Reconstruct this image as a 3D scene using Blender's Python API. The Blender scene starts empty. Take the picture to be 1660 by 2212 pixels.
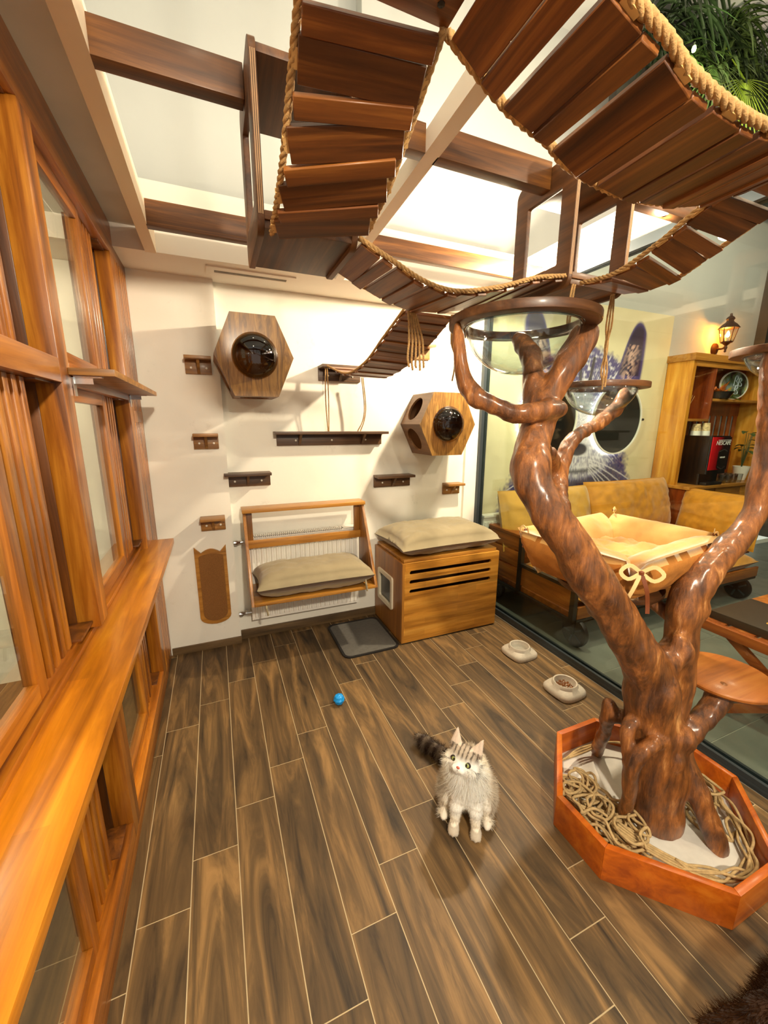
import bpy, bmesh, math, random
import numpy as np
from mathutils import Vector, Matrix, noise

random.seed(7)
rng = np.random.default_rng(7)
S = bpy.context.scene
COL = S.collection
PI = math.pi

# ------------------------------------------------------------------ camera
cam_d = bpy.data.cameras.new('camera')
cam_d.sensor_fit = 'HORIZONTAL'
cam_d.sensor_width = 36.0
cam_d.lens = 861.2 * 36.0 / 1660.0
cam_d.clip_start = 0.02
cam = bpy.data.objects.new('camera', cam_d)
COL.objects.link(cam)
yaw, pitch, roll = 0.3975, 0.2185, -0.0047
fwd = Vector((math.sin(yaw) * math.cos(pitch), math.cos(yaw) * math.cos(pitch), -math.sin(pitch)))
rgt = Vector((math.cos(yaw), -math.sin(yaw), 0))
dwn = fwd.cross(rgt)
r2 = rgt * math.cos(roll) + dwn * math.sin(roll)
d2 = dwn * math.cos(roll) - rgt * math.sin(roll)
mw = Matrix.Identity(4)
for i in range(3):
    mw[i][0] = r2[i]; mw[i][1] = -d2[i]; mw[i][2] = -fwd[i]
mw[2][3] = 1.5
cam.matrix_world = mw
S.camera = cam

# ------------------------------------------------------------------ world, exposure
def lin(c):
    return tuple(((v / 255.0) / 12.92 if v / 255.0 <= 0.04045 else ((v / 255.0 + 0.055) / 1.055) ** 2.4) for v in c)
W_ = bpy.data.worlds.new('world'); S.world = W_; W_.use_nodes = True
W_.node_tree.nodes['Background'].inputs[0].default_value = (*lin((250, 244, 228)), 1)
W_.node_tree.nodes['Background'].inputs[1].default_value = 0.60
S.view_settings.view_transform = 'Standard'
S.view_settings.look = 'None'
S.view_settings.gamma = 1.0
S.view_settings.use_curve_mapping = False
S.view_settings.exposure = 0.62
S.cycles.max_bounces = 6; S.cycles.diffuse_bounces = 3; S.cycles.glossy_bounces = 2; S.cycles.transmission_bounces = 4; S.cycles.transparent_max_bounces = 8
S.cycles.adaptive_threshold = 0.08; S.cycles.caustics_reflective = False; S.cycles.caustics_refractive = False

def light(name, loc, power, col=(255, 236, 204), radius=0.04, kind='POINT', aim=None, cone=70, blend=0.5):
    l = bpy.data.lights.new(name, kind)
    l.energy = power; l.color = lin(col); l.shadow_soft_size = radius
    if kind == 'SPOT':
        l.spot_size = math.radians(cone); l.spot_blend = blend
    o = bpy.data.objects.new(name, l); COL.objects.link(o); o.location = loc
    if aim is not None:
        o.rotation_euler = (Vector(aim) - Vector(loc)).to_track_quat('-Z', 'Y').to_euler()
    return o

# spots on the lintel over the glass, unseen fill downlights added above and behind
SPOTS = [((1.86, 1.98, 2.40), 105, (0.3, 2.6, 1.7)), ((1.86, 1.28, 2.40), 36, (-0.3, 1.7, 1.1)), ((1.86, 0.45, 2.42), 24, (0.3, 1.0, 0.2))]
DOWN = [((0.35, -1.05, 2.50), 190), ((0.15, 0.45, 3.25), 5), ((0.25, 2.0, 3.6), 1.5), ((1.45, 2.0, 3.6), 2), ((-1.2, 1.7, 2.36), 34), ((-1.2, 0.3, 2.36), 20)]
CAFE = [((3.1, 1.4, 3.4), 42), ((4.5, 1.5, 3.4), 34), ((3.0, 0.0, 3.2), 34)]  # unseen lamps added to light the cafe
for i, (p, e, a) in enumerate(SPOTS):
    light('spot_light', (p[0] - 0.075, p[1], p[2] - 0.05), e, radius=0.03)
for p, e in DOWN:
    light('downlight_light', (p[0], p[1], p[2] - 0.06), e, radius=0.07, col=(255, 240, 214))
for p, e in CAFE:
    light('cafe_light', (p[0], p[1], p[2] - 0.06), e, radius=0.08, col=(255, 232, 200))

# ------------------------------------------------------------------ helpers
WL = {}          # world translation of every object
def tag(o, label=None, cat=None, group=None, kind=None):
    if label: o['label'] = label
    if cat: o['category'] = cat
    if group: o['group'] = group
    if kind: o['kind'] = kind
    return o

def thing(name, loc, label, cat, group=None):
    o = bpy.data.objects.new(name, None); o.empty_display_size = 0.05
    COL.objects.link(o); o.location = loc; WL[o.name] = Vector(loc)
    return tag(o, label, cat, group)

def put(name, me, parent=None, loc=None, rot=None):
    """link a mesh; loc is in world space, parents carry translation only"""
    o = bpy.data.objects.new(name, me); COL.objects.link(o)
    w = Vector(loc) if loc is not None else Vector((0, 0, 0))
    if parent is not None:
        o.parent = parent
        o.location = w - WL[parent.name]
    else:
        o.location = w
    if rot is not None:
        o.rotation_euler = rot
    WL[o.name] = w
    return o

class MB:
    def __init__(s): s.v = []; s.f = []
    def add(s, vs, fs):
        n = len(s.v); s.v += [tuple(p) for p in vs]; s.f += [tuple(i + n for i in f) for f in fs]; return s
    def box(s, x0, x1, y0, y1, z0, z1):
        v = [(x, y, z) for z in (z0, z1) for y in (y0, y1) for x in (x0, x1)]
        return s.add(v, [(0, 2, 3, 1), (4, 5, 7, 6), (0, 1, 5, 4), (2, 6, 7, 3), (0, 4, 6, 2), (1, 3, 7, 5)])
    def obox(s, c, ax, ay, az):
        """box from a centre and three half-axis vectors"""
        c, ax, ay, az = map(Vector, (c, ax, ay, az))
        v = [c + ax * i + ay * j + az * k for k in (-1, 1) for j in (-1, 1) for i in (-1, 1)]
        return s.add(v, [(0, 2, 3, 1), (4, 5, 7, 6), (0, 1, 5, 4), (2, 6, 7, 3), (0, 4, 6, 2), (1, 3, 7, 5)])
    def prism(s, poly, a, b, axis):
        """polygon in the plane across axis, from a to b; poly coords follow the two other axes in order"""
        n = len(poly)
        def mk(p, t):
            return (t, p[0], p[1]) if axis == 0 else ((p[0], t, p[1]) if axis == 1 else (p[0], p[1], t))
        v = [mk(p, a) for p in poly] + [mk(p, b) for p in poly]
        f = [tuple(range(n)), tuple(range(2 * n - 1, n - 1, -1))]
        f += [(i, i + n, (i + 1) % n + n, (i + 1) % n) for i in range(n)]
        return s.add(v, f)
    def ringprism(s, outer, inner, a, b, axis):
        n = len(outer)
        def mk(p, t):
            return (t, p[0], p[1]) if axis == 0 else ((p[0], t, p[1]) if axis == 1 else (p[0], p[1], t))
        v = [mk(p, a) for p in outer] + [mk(p, a) for p in inner] + [mk(p, b) for p in outer] + [mk(p, b) for p in inner]
        f = []
        for i in range(n):
            j = (i + 1) % n
            f += [(i, j, n + j, n + i), (2 * n + i, 3 * n + i, 3 * n + j, 2 * n + j), (i, 2 * n + i, 2 * n + j, j), (n + i, n + j, 3 * n + j, 3 * n + i)]
        return s.add(v, f)
    def lathe(s, prof, seg=24, c=(0, 0, 0), axis=2, cap=True):
        v = []; f = []; n = len(prof)
        for k in range(seg):
            t = 2 * PI * k / seg
            for r, h in prof:
                p = (r * math.cos(t), r * math.sin(t), h)
                if axis == 0: p = (h, p[0], p[1])
                if axis == 1: p = (p[0], h, p[1])
                v.append((p[0] + c[0], p[1] + c[1], p[2] + c[2]))
        for k in range(seg):
            m = (k + 1) % seg
            for i in range(n - 1):
                f.append((k * n + i, m * n + i, m * n + i + 1, k * n + i + 1))
        if cap:
            if prof[0][0] > 1e-5: f.append(tuple(k * n for k in range(seg))[::-1])
            if prof[-1][0] > 1e-5: f.append(tuple(k * n + n - 1 for k in range(seg)))
        return s.add(v, f)
    def tube(s, pts, r, seg=8, cap=True):
        pts = [Vector(p) for p in pts]; n = len(pts)
        rr = r if hasattr(r, '__len__') else [r] * n
        v = []; f = []; nrm = None
        for i, p in enumerate(pts):
            t = (pts[min(i + 1, n - 1)] - pts[max(i - 1, 0)])
            t = t.normalized() if t.length > 1e-9 else Vector((0, 0, 1))
            if nrm is None:
                a = Vector((0, 0, 1)) if abs(t.z) < 0.9 else Vector((1, 0, 0))
                nrm = t.cross(a).normalized()
            else:
                nrm = (nrm - t * nrm.dot(t))
                nrm = nrm.normalized() if nrm.length > 1e-6 else t.orthogonal().normalized()
            bn = t.cross(nrm)
            for k in range(seg):
                q = 2 * PI * k / seg
                v.append(p + (nrm * math.cos(q) + bn * math.sin(q)) * rr[i])
        for i in range(n - 1):
            for k in range(seg):
                m = (k + 1) % seg
                f.append((i * seg + k, i * seg + m, (i + 1) * seg + m, (i + 1) * seg + k))
        if cap:
            f.append(tuple(range(seg))[::-1]); f.append(tuple(range((n - 1) * seg, n * seg)))
        return s.add(v, f)
    def rope(s, pts, r, pitch=None, seg=5):
        """three twisted strands along a polyline"""
        pts = resample(pts, max(8, int(plen(pts) / (r * 0.95))))
        pitch = pitch or r * 6
        n = len(pts); d = 0.0; frames = []; nrm = None
        for i, p in enumerate(pts):
            t = (pts[min(i + 1, n - 1)] - pts[max(i - 1, 0)]).normalized()
            if nrm is None: nrm = t.orthogonal().normalized()
            else: nrm = (nrm - t * nrm.dot(t)).normalized()
            if i: d += (p - pts[i - 1]).length
            frames.append((p, nrm.copy(), t.cross(nrm), d))
        for k in range(3):
            path = []
            for p, a, b, dd in frames:
                q = 2 * PI * (dd / pitch + k / 3)
                path.append(p + (a * math.cos(q) + b * math.sin(q)) * r * 0.5)
            s.tube(path, r * 0.56, seg)
        return s
    def grid(s, fn, nu, nv, closeu=False):
        v = [fn(i, j) for i in range(nu) for j in range(nv)]
        f = []
        for i in range(nu if closeu else nu - 1):
            ii = (i + 1) % nu
            for j in range(nv - 1):
                f.append((i * nv + j, ii * nv + j, ii * nv + j + 1, i * nv + j + 1))
        return s.add(v, f)
    def mesh(s, name, mat=None, smooth=False, bev=0.0, seg=2):
        me = bpy.data.meshes.new(name)
        me.from_pydata(s.v, [], s.f)
        if bev > 0:
            bm = bmesh.new(); bm.from_mesh(me)
            bmesh.ops.recalc_face_normals(bm, faces=bm.faces)
            ed = [e for e in bm.edges if len(e.link_faces) == 2 and e.calc_face_angle(0) > 0.5]
            bmesh.ops.bevel(bm, geom=ed, offset=bev, segments=seg, affect='EDGES', profile=0.6, clamp_overlap=True)
            bm.to_mesh(me); bm.free()
        else:
            bm = bmesh.new(); bm.from_mesh(me); bmesh.ops.recalc_face_normals(bm, faces=bm.faces); bm.to_mesh(me); bm.free()
        if mat is not None: me.materials.append(mat)
        if smooth:
            me.polygons.foreach_set('use_smooth', [True] * len(me.polygons))
            if smooth != 2:
                try: me.set_sharp_from_angle(angle=math.radians(40))
                except Exception: pass
        me.update()
        return me
    def build(s, name, mat, parent=None, smooth=False, bev=0.0, seg=2):
        return put(name, s.mesh(name, mat, smooth, bev, seg), parent)

def plen(pts):
    return sum((Vector(pts[i + 1]) - Vector(pts[i])).length for i in range(len(pts) - 1))
def resample(pts, n):
    pts = [Vector(p) for p in pts]; L = [0]
    for i in range(len(pts) - 1): L.append(L[-1] + (pts[i + 1] - pts[i]).length)
    out = []; j = 0
    for k in range(n):
        t = L[-1] * k / (n - 1)
        while j < len(pts) - 2 and L[j + 1] < t: j += 1
        u = (t - L[j]) / max(1e-9, L[j + 1] - L[j]); out.append(pts[j].lerp(pts[j + 1], min(1, u)))
    return out
def smoothpath(pts, n):
    """Catmull-Rom through points (any dimension)"""
    P = [np.array(p, float) for p in pts]; P = [2 * P[0] - P[1]] + P + [2 * P[-1] - P[-2]]
    out = []; m = len(P) - 3
    for k in range(n):
        t = m * k / (n - 1); i = min(int(t), m - 1); u = t - i
        a, b, c, d = P[i:i + 4]
        out.append(0.5 * ((2 * b) + (c - a) * u + (2 * a - 5 * b + 4 * c - d) * u * u + (3 * b - a - 3 * c + d) * u ** 3))
    return out
def bx(name, x0, x1, y0, y1, z0, z1, mat, parent=None, bev=0.0, smooth=False):
    return MB().box(x0, x1, y0, y1, z0, z1).build(name, mat, parent, smooth or bev > 0, bev)
def rrect(x0, x1, y0, y1, r, n=5):
    out = []
    for cx, cy, a in ((x1 - r, y1 - r, 0), (x0 + r, y1 - r, 90), (x0 + r, y0 + r, 180), (x1 - r, y0 + r, 270)):
        for k in range(n + 1):
            t = math.radians(a + 90 * k / n); out.append((cx + r * math.cos(t), cy + r * math.sin(t)))
    return out

# ------------------------------------------------------------------ materials
def new_mat(name):
    m = bpy.data.materials.new(name); m.use_nodes = True
    nt = m.node_tree; b = nt.nodes['Principled BSDF']
    return m, nt, b
def plain(name, c, rough=0.5, metal=0.0, spec=0.5, var=0.0, scale=6.0, bump=0.0, bscale=60.0, coat=0.0, emit=None, sheen=0.0):
    m, nt, b = new_mat(name)
    b.inputs['Roughness'].default_value = rough; b.inputs['Metallic'].default_value = metal
    b.inputs['Specular IOR Level'].default_value = spec
    b.inputs['Base Color'].default_value = (*lin(c), 1)
    if coat: b.inputs['Coat Weight'].default_value = coat; b.inputs['Coat Roughness'].default_value = 0.12
    if sheen: b.inputs['Sheen Weight'].default_value = sheen; b.inputs['Sheen Roughness'].default_value = 0.4
    if emit:
        b.inputs['Emission Color'].default_value = (*lin(emit[0]), 1); b.inputs['Emission Strength'].default_value = emit[1]
    tc = nt.nodes.new('ShaderNodeTexCoord')
    if var:
        n = nt.nodes.new('ShaderNodeTexNoise'); n.inputs['Scale'].default_value = scale; n.inputs['Detail'].default_value = 5
        nt.links.new(tc.outputs['Object'], n.inputs['Vector'])
        cr = nt.nodes.new('ShaderNodeValToRGB')
        k = 1 - var
        cr.color_ramp.elements[0].position = 0.3; cr.color_ramp.elements[1].position = 0.7
        cr.color_ramp.elements[0].color = (*[v * k for v in lin(c)], 1)
        cr.color_ramp.elements[1].color = (*[min(1, v * (1 + var * 0.6)) for v in lin(c)], 1)
        nt.links.new(n.outputs['Fac'], cr.inputs['Fac']); nt.links.new(cr.outputs['Color'], b.inputs['Base Color'])
    if bump:
        n2 = nt.nodes.new('ShaderNodeTexNoise'); n2.inputs['Scale'].default_value = bscale; n2.inputs['Detail'].default_value = 4
        nt.links.new(tc.outputs['Object'], n2.inputs['Vector'])
        bp = nt.nodes.new('ShaderNodeBump'); bp.inputs['Strength'].default_value = bump; bp.inputs['Distance'].default_value = 0.01
        nt.links.new(n2.outputs['Fac'], bp.inputs['Height']); nt.links.new(bp.outputs['Normal'], b.inputs['Normal'])
    return m
def wood(name, dark, mid, light_, axis='X', rough=0.38, across=26.0, along=1.6, coat=0.25, distort=0.5, rnd=0.14, bump=0.12, strips=None):
    """stained timber; grain runs along the given local axis, every object shifts and tints it a little"""
    m, nt, b = new_mat(name); N = nt.nodes.new; L = nt.links.new
    tc = N('ShaderNodeTexCoord'); oi = N('ShaderNodeObjectInfo')
    mp = N('ShaderNodeMapping')
    sc = {'X': (along, across, across), 'Y': (across, along, across), 'Z': (across, across, along)}[axis]
    mp.inputs['Scale'].default_value = sc
    ml = N('ShaderNodeMath'); ml.operation = 'MULTIPLY'; ml.inputs[1].default_value = 37.0
    L(oi.outputs['Random'], ml.inputs[0])
    cb = N('ShaderNodeCombineXYZ')
    for i in range(3): L(ml.outputs[0], cb.inputs[i])
    L(tc.outputs['Object'], mp.inputs['Vector']); L(cb.outputs[0], mp.inputs['Location'])
    n1 = N('ShaderNodeTexNoise'); n1.inputs['Scale'].default_value = 1.0; n1.inputs['Detail'].default_value = 7; n1.inputs['Roughness'].default_value = 0.62; n1.inputs['Distortion'].default_value = distort
    L(mp.outputs[0], n1.inputs['Vector'])
    cr = N('ShaderNodeValToRGB'); e = cr.color_ramp.elements
    e[0].position = 0.30; e[0].color = (*lin(dark), 1); e[1].position = 0.72; e[1].color = (*lin(light_), 1)
    k = e.new(0.5); k.color = (*lin(mid), 1)
    L(n1.outputs['Fac'], cr.inputs['Fac'])
    # broad patches and per-object tint
    n2 = N('ShaderNodeTexNoise'); n2.inputs['Scale'].default_value = 0.22; n2.inputs['Detail'].default_value = 3
    L(mp.outputs[0], n2.inputs['Vector'])
    mr = N('ShaderNodeMapRange'); mr.inputs['From Min'].default_value = 0.3; mr.inputs['From Max'].default_value = 0.7
    mr.inputs['To Min'].default_value = 0.78; mr.inputs['To Max'].default_value = 1.18
    L(n2.outputs['Fac'], mr.inputs['Value'])
    mr2 = N('ShaderNodeMapRange'); mr2.inputs['To Min'].default_value = 1 - rnd; mr2.inputs['To Max'].default_value = 1 + rnd
    L(oi.outputs['Random'], mr2.inputs['Value'])
    mu = N('ShaderNodeMath'); mu.operation = 'MULTIPLY'; L(mr.outputs[0], mu.inputs[0]); L(mr2.outputs[0], mu.inputs[1])
    val = mu.outputs[0]
    if strips:          # glued staves: (width, length) in metres, staggered
        br = N('ShaderNodeTexBrick'); br.inputs['Mortar Size'].default_value = 0.0
        br.inputs['Scale'].default_value = 1.0; br.inputs['Brick Width'].default_value = strips[1]; br.inputs['Row Height'].default_value = strips[0]
        br.inputs['Color1'].default_value = (0.80, 0.80, 0.80, 1); br.inputs['Color2'].default_value = (1.16, 1.16, 1.16, 1); br.offset = 0.37; br.squash = 1.0
        sw = N('ShaderNodeSeparateXYZ'); L(tc.outputs['Object'], sw.inputs[0]); cw = N('ShaderNodeCombineXYZ')
        L(sw.outputs['XYZ'.index(axis)], cw.inputs[0]); L(sw.outputs['XYZ'.index(strips[2])], cw.inputs[1]); L(cw.outputs[0], br.inputs['Vector'])
        mu2 = N('ShaderNodeMath'); mu2.operation = 'MULTIPLY'; L(br.outputs['Color'], mu2.inputs[0]); L(val, mu2.inputs[1]); val = mu2.outputs[0]
    mx = N('ShaderNodeVectorMath'); mx.operation = 'SCALE'; L(cr.outputs['Color'], mx.inputs[0]); L(val, mx.inputs['Scale'])
    L(mx.outputs[0], b.inputs['Base Color'])
    b.inputs['Roughness'].default_value = rough
    if coat: b.inputs['Coat Weight'].default_value = coat; b.inputs['Coat Roughness'].default_value = 0.18
    if bump:
        bp = N('ShaderNodeBump'); bp.inputs['Strength'].default_value = bump; bp.inputs['Distance'].default_value = 0.004
        L(n1.outputs['Fac'], bp.inputs['Height']); L(bp.outputs['Normal'], b.inputs['Normal'])
    return m
def glass(name, tint=(255, 255, 255), refl=1.0, rough=0.0, ior=1.45):
    """thin pane: clear transmission with Fresnel reflection"""
    m = bpy.data.materials.new(name); m.use_nodes = True; nt = m.node_tree; nt.nodes.clear(); N = nt.nodes.new; L = nt.links.new
    out = N('ShaderNodeOutputMaterial'); t = N('ShaderNodeBsdfTransparent'); t.inputs[0].default_value = (*lin(tint), 1)
    g = N('ShaderNodeBsdfGlossy'); g.inputs['Roughness'].default_value = rough
    fr = N('ShaderNodeFresnel'); ge = N('ShaderNodeNewGeometry'); im = N('ShaderNodeMapRange')
    im.inputs['To Min'].default_value = ior; im.inputs['To Max'].default_value = 1.0 / ior      # same reflectance from either side of the sheet
    L(ge.outputs['Backfacing'], im.inputs['Value']); L(im.outputs[0], fr.inputs['IOR'])
    mm = N('ShaderNodeMath'); mm.operation = 'MULTIPLY'; mm.inputs[1].default_value = refl; L(fr.outputs[0], mm.inputs[0])
    mx = N('ShaderNodeMixShader'); L(mm.outputs[0], mx.inputs[0]); L(t.outputs[0], mx.inputs[1]); L(g.outputs[0], mx.inputs[2]); L(mx.outputs[0], out.inputs[0])
    return m
def attr_mat(name, rough=0.8, attr='Col', spec=0.2, bump=0.0, bscale=200, sheen=0.0):
    m, nt, b = new_mat(name); a = nt.nodes.new('ShaderNodeAttribute'); a.attribute_name = attr
    nt.links.new(a.outputs['Color'], b.inputs['Base Color']); b.inputs['Roughness'].default_value = rough; b.inputs['Specular IOR Level'].default_value = spec
    if sheen: b.inputs['Sheen Weight'].default_value = sheen
    return m
def set_col(me, cols, attr='Col'):
    a = me.color_attributes.new(attr, 'FLOAT_COLOR', 'POINT')
    c = np.ones((len(me.vertices), 4), np.float32); c[:, :3] = cols
    a.data.foreach_set('color', c.ravel())

M = {}
M['wall'] = plain('wall_paint', (246, 242, 228), 0.75, var=0.05, scale=2.2, bump=0.05, bscale=40)
def scuffs(m):
    nt = m.node_tree; N = nt.nodes.new; L = nt.links.new; b = nt.nodes['Principled BSDF']; src = b.inputs['Base Color'].links[0].from_socket
    tc = N('ShaderNodeTexCoord'); n = N('ShaderNodeTexNoise'); n.inputs['Scale'].default_value = 4.2; n.inputs['Detail'].default_value = 9; n.inputs['Roughness'].default_value = .72; L(tc.outputs['Object'], n.inputs['Vector'])
    mr = N('ShaderNodeMapRange'); mr.inputs['From Min'].default_value = .60; mr.inputs['From Max'].default_value = .74; mr.inputs['To Max'].default_value = .30; L(n.outputs['Fac'], mr.inputs['Value'])
    mx = N('ShaderNodeMix'); mx.data_type = 'RGBA'; L(mr.outputs[0], mx.inputs['Factor']); L(src, mx.inputs['A']); mx.inputs['B'].default_value = (*lin((150, 140, 122)), 1); L(mx.outputs['Result'], b.inputs['Base Color'])
scuffs(M['wall'])
M['wall2'] = plain('upper_wall_paint', (190, 193, 190), 0.85, var=0.06, scale=1.5)
M['concrete'] = plain('grey_plaster', (226, 228, 222), 0.85, var=0.10, scale=3.0)
M['beam'] = plain('beam_paint', (236, 218, 192), 0.7)
M['beamw'] = plain('beam_paint_white', (240, 232, 218), 0.6)
M['part'] = wood('honey_wood', (88, 44, 6), (160, 92, 18), (214, 142, 44), 'Z', 0.36, coat=0.35)
M['partY'] = wood('honey_wood_rail', (92, 46, 6), (160, 92, 18), (206, 134, 40), 'Y', 0.36, coat=0.35)
M['partd'] = wood('honey_wood_deep', (56, 28, 5), (96, 52, 12), (134, 78, 22), 'Z', 0.4, coat=0.3)  # darker copy of the honey wood, recess shade put into the colour
M['ledge'] = wood('ledge_wood', (138, 78, 10), (186, 114, 18), (218, 148, 38), 'Y', 0.34, across=20, coat=0.3, strips=(0.05, 0.7, 'X'))
M['dkX'] = wood('walnut_beam', (50, 27, 6), (98, 57, 17), (150, 96, 36), 'X', 0.5, across=30, coat=0.04)
M['dkY'] = wood('walnut_board', (46, 26, 9), (82, 48, 18), (116, 72, 30), 'Y', 0.5, across=30, coat=0.04)
M['dkZ'] = wood('walnut_panel', (52, 30, 11), (86, 51, 20), (118, 74, 32), 'Y', 0.5, across=24, coat=0.04)
M['plank'] = wood('bridge_wood', (66, 33, 10), (112, 62, 22), (160, 100, 42), 'X', 0.45, across=34, coat=0.12, rnd=0.22)
M['hexf'] = wood('stained_plywood', (78, 50, 14), (132, 92, 36), (172, 128, 62), 'Z', 0.45, across=40, along=5, distort=1.2, coat=0.15)
M['hexs'] = wood('stained_plywood_side', (80, 52, 28), (112, 76, 42), (138, 98, 58), 'Y', 0.5, across=20, coat=0.1)
M['shelf'] = wood('shelf_oak', (96, 62, 24), (146, 100, 46), (182, 132, 68), 'X', 0.45, across=34, coat=0.1)
M['shelfd'] = wood('shelf_dark', (50, 32, 16), (86, 58, 32), (116, 82, 48), 'X', 0.48, across=34, coat=0.1)
M['oak'] = wood('oak_block', (140, 86, 22), (190, 128, 44), (216, 158, 68), 'X', 0.4, across=22, coat=0.25, strips=(0.045, 0.42, 'Z'), rnd=0.05)
M['oakY'] = wood('oak_side', (112, 66, 16), (150, 96, 32), (180, 122, 48), 'Z', 0.42, across=22, coat=0.25)
M['oakX'] = wood('oak_rail', (126, 78, 22), (172, 116, 42), (198, 142, 62), 'X', 0.42, across=26, coat=0.25)
M['planterw'] = wood('orange_stain', (158, 68, 8), (200, 98, 16), (220, 126, 34), 'X', 0.36, across=18, coat=0.35, rnd=0.08)
M['bark'] = None
M['disc'] = wood('seat_wood', (132, 70, 20), (168, 96, 34), (186, 118, 50), 'X', 0.45, across=22, coat=0.15)
M['ring'] = wood('ring_wood', (54, 30, 14), (92, 56, 28), (128, 84, 48), 'X', 0.45, across=20, coat=0.15)
M['floor'] = None
M['grout'] = plain('grout', (188, 168, 132), 0.9)
M['skirt'] = wood('skirting_tile', (62, 46, 28), (96, 74, 46), (124, 98, 64), 'X', 0.5, across=22, coat=0.05)
M['rope'] = plain('jute', (186, 146, 92), 0.9, var=0.25, scale=120, bump=0.3, bscale=300)
M['sisal'] = plain('sisal', (196, 166, 116), 0.9, var=0.25, scale=60, bump=0.3, bscale=400)
M['white'] = plain('white_enamel', (244, 240, 230), 0.35)
M['cream'] = plain('cream_plastic', (232, 222, 196), 0.4)
M['chrome'] = plain('chrome', (220, 220, 220), 0.2, metal=1.0)
M['screw'] = plain('screw_cap', (235, 228, 210), 0.4)
M['black'] = plain('black_metal', (26, 24, 24), 0.45)
M['blackp'] = plain('black_plastic', (14, 13, 13), 0.25, coat=0.3)
M['rail'] = plain('anthracite', (62, 70, 74), 0.4, metal=0.3)
M['mat'] = plain('grey_felt', (92, 88, 82), 0.95, var=0.12, scale=50, bump=0.2, bscale=400)
M['pad'] = plain('olive_fabric', (150, 136, 106), 0.9, var=0.08, scale=8, bump=0.08, bscale=300, sheen=0.3)
M['mustard'] = plain('mustard_velvet', (204, 136, 26), 0.75, var=0.22, scale=14, bump=0.15, bscale=60, sheen=0.5)
M['mustardl'] = plain('mustard_velvet_light', (206, 152, 54), 0.75, var=0.14, scale=12, bump=0.12, bscale=60, sheen=0.5)
M['bedin'] = plain('bed_plush', (214, 166, 96), 0.9, var=0.06, scale=20, bump=0.08, bscale=200, sheen=0.4)
M['bedout'] = plain('bed_canvas', (184, 116, 42), 0.85, var=0.16, scale=30, bump=0.15, bscale=250)
M['ribbon'] = plain('ribbon_cream', (240, 206, 142), 0.6)
M['ribbonb'] = plain('ribbon_brown', (120, 58, 18), 0.6)
M['stone'] = plain('bowl_stone', (206, 196, 180), 0.55, var=0.08, scale=120)
M['blue'] = plain('blue_rubber', (20, 150, 232), 0.4)
M['acrylic'] = glass('acrylic', (240, 243, 244), 1.5, 0.02, 1.5)
M['smoke'] = glass('smoked_acrylic', (196, 172, 140), 1.5, 0.0, 1.5)
M['pane'] = glass('window_glass', (238, 240, 234), 1.0, 0.0, 1.5)
M['gpane'] = glass('partition_glass', (240, 246, 242), 0.8, 0.0, 1.45)
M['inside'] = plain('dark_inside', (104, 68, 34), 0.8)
M['carpet'] = plain('sisal_carpet', (146, 98, 48), 0.95, var=0.3, scale=220, bump=0.5, bscale=400)
M['sand'] = plain('white_base', (222, 218, 208), 0.9, var=0.1, scale=20)
# ================================================================== THE SETTING
def struct(o): o['kind'] = 'structure'; return o
M['floor'] = wood('wood_look_tile', (44, 31, 15), (95, 72, 42), (150, 114, 68), 'Y', 0.58, across=13, along=1.5, coat=0.0, distort=1.4, rnd=0.16, bump=0.15)
Y_WALL, Y_PIER = 2.765, 2.715

# floor of the cat room: grout bed with single planks laid on it
floor = struct(bx('floor', -1.9, 1.975, -1.2, 2.80, -0.05, -0.0008, M['grout']))
PW, PL = 0.1495, 0.853
full = MB().box(-PW / 2 + .0016, PW / 2 - .0016, -PL / 2 + .0016, PL / 2 - .0016, -0.010, 0.0).mesh('plank', M['floor'])
for k in range(-10, 16):
    xc = -0.337 + PW * (k + 0.5)
    j0 = 1.974 + 0.148 * k
    n0 = math.ceil((-0.9 - j0) / PL) - 1
    for n in range(n0, n0 + 7):
        a, b = j0 + n * PL, j0 + (n + 1) * PL
        if b < -0.8 or a > 2.76: continue
        if k < 0 and b < 0.1: continue
        if b <= Y_WALL and xc + PW / 2 <= 1.975:
            put('plank', full, floor, (xc, (a + b) / 2, 0))
        else:
            b2 = min(b, 2.79); x1 = min(PW / 2 - .0016, 1.975 - xc)
            me = MB().box(-PW / 2 + .0016, x1, -(b2 - a) / 2 + .0016, (b2 - a) / 2 - .0016, -0.010, 0.0).mesh('plank', M['floor'])
            put('plank', me, floor, (xc, (a + b2) / 2, 0))

# cafe floor: large grey tiles
M['tile'] = plain('grey_porcelain', (128, 130, 122), 0.38, var=0.22, scale=5.0)
cfloor = struct(bx('floor', 2.03, 7.0, -2.2, 2.80, -0.05, -0.003, plain('pale_grout', (196, 192, 176), 0.9)))
tl = MB().box(-.2975, .2975, -.2975, .2975, -.012, 0).mesh('floor_tile', M['tile'])
for i in range(8):
    for j in range(-5, 4):
        put('floor_tile', tl, cfloor, (2.34 + .6 * i, .6 + .6 * j, 0))

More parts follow.
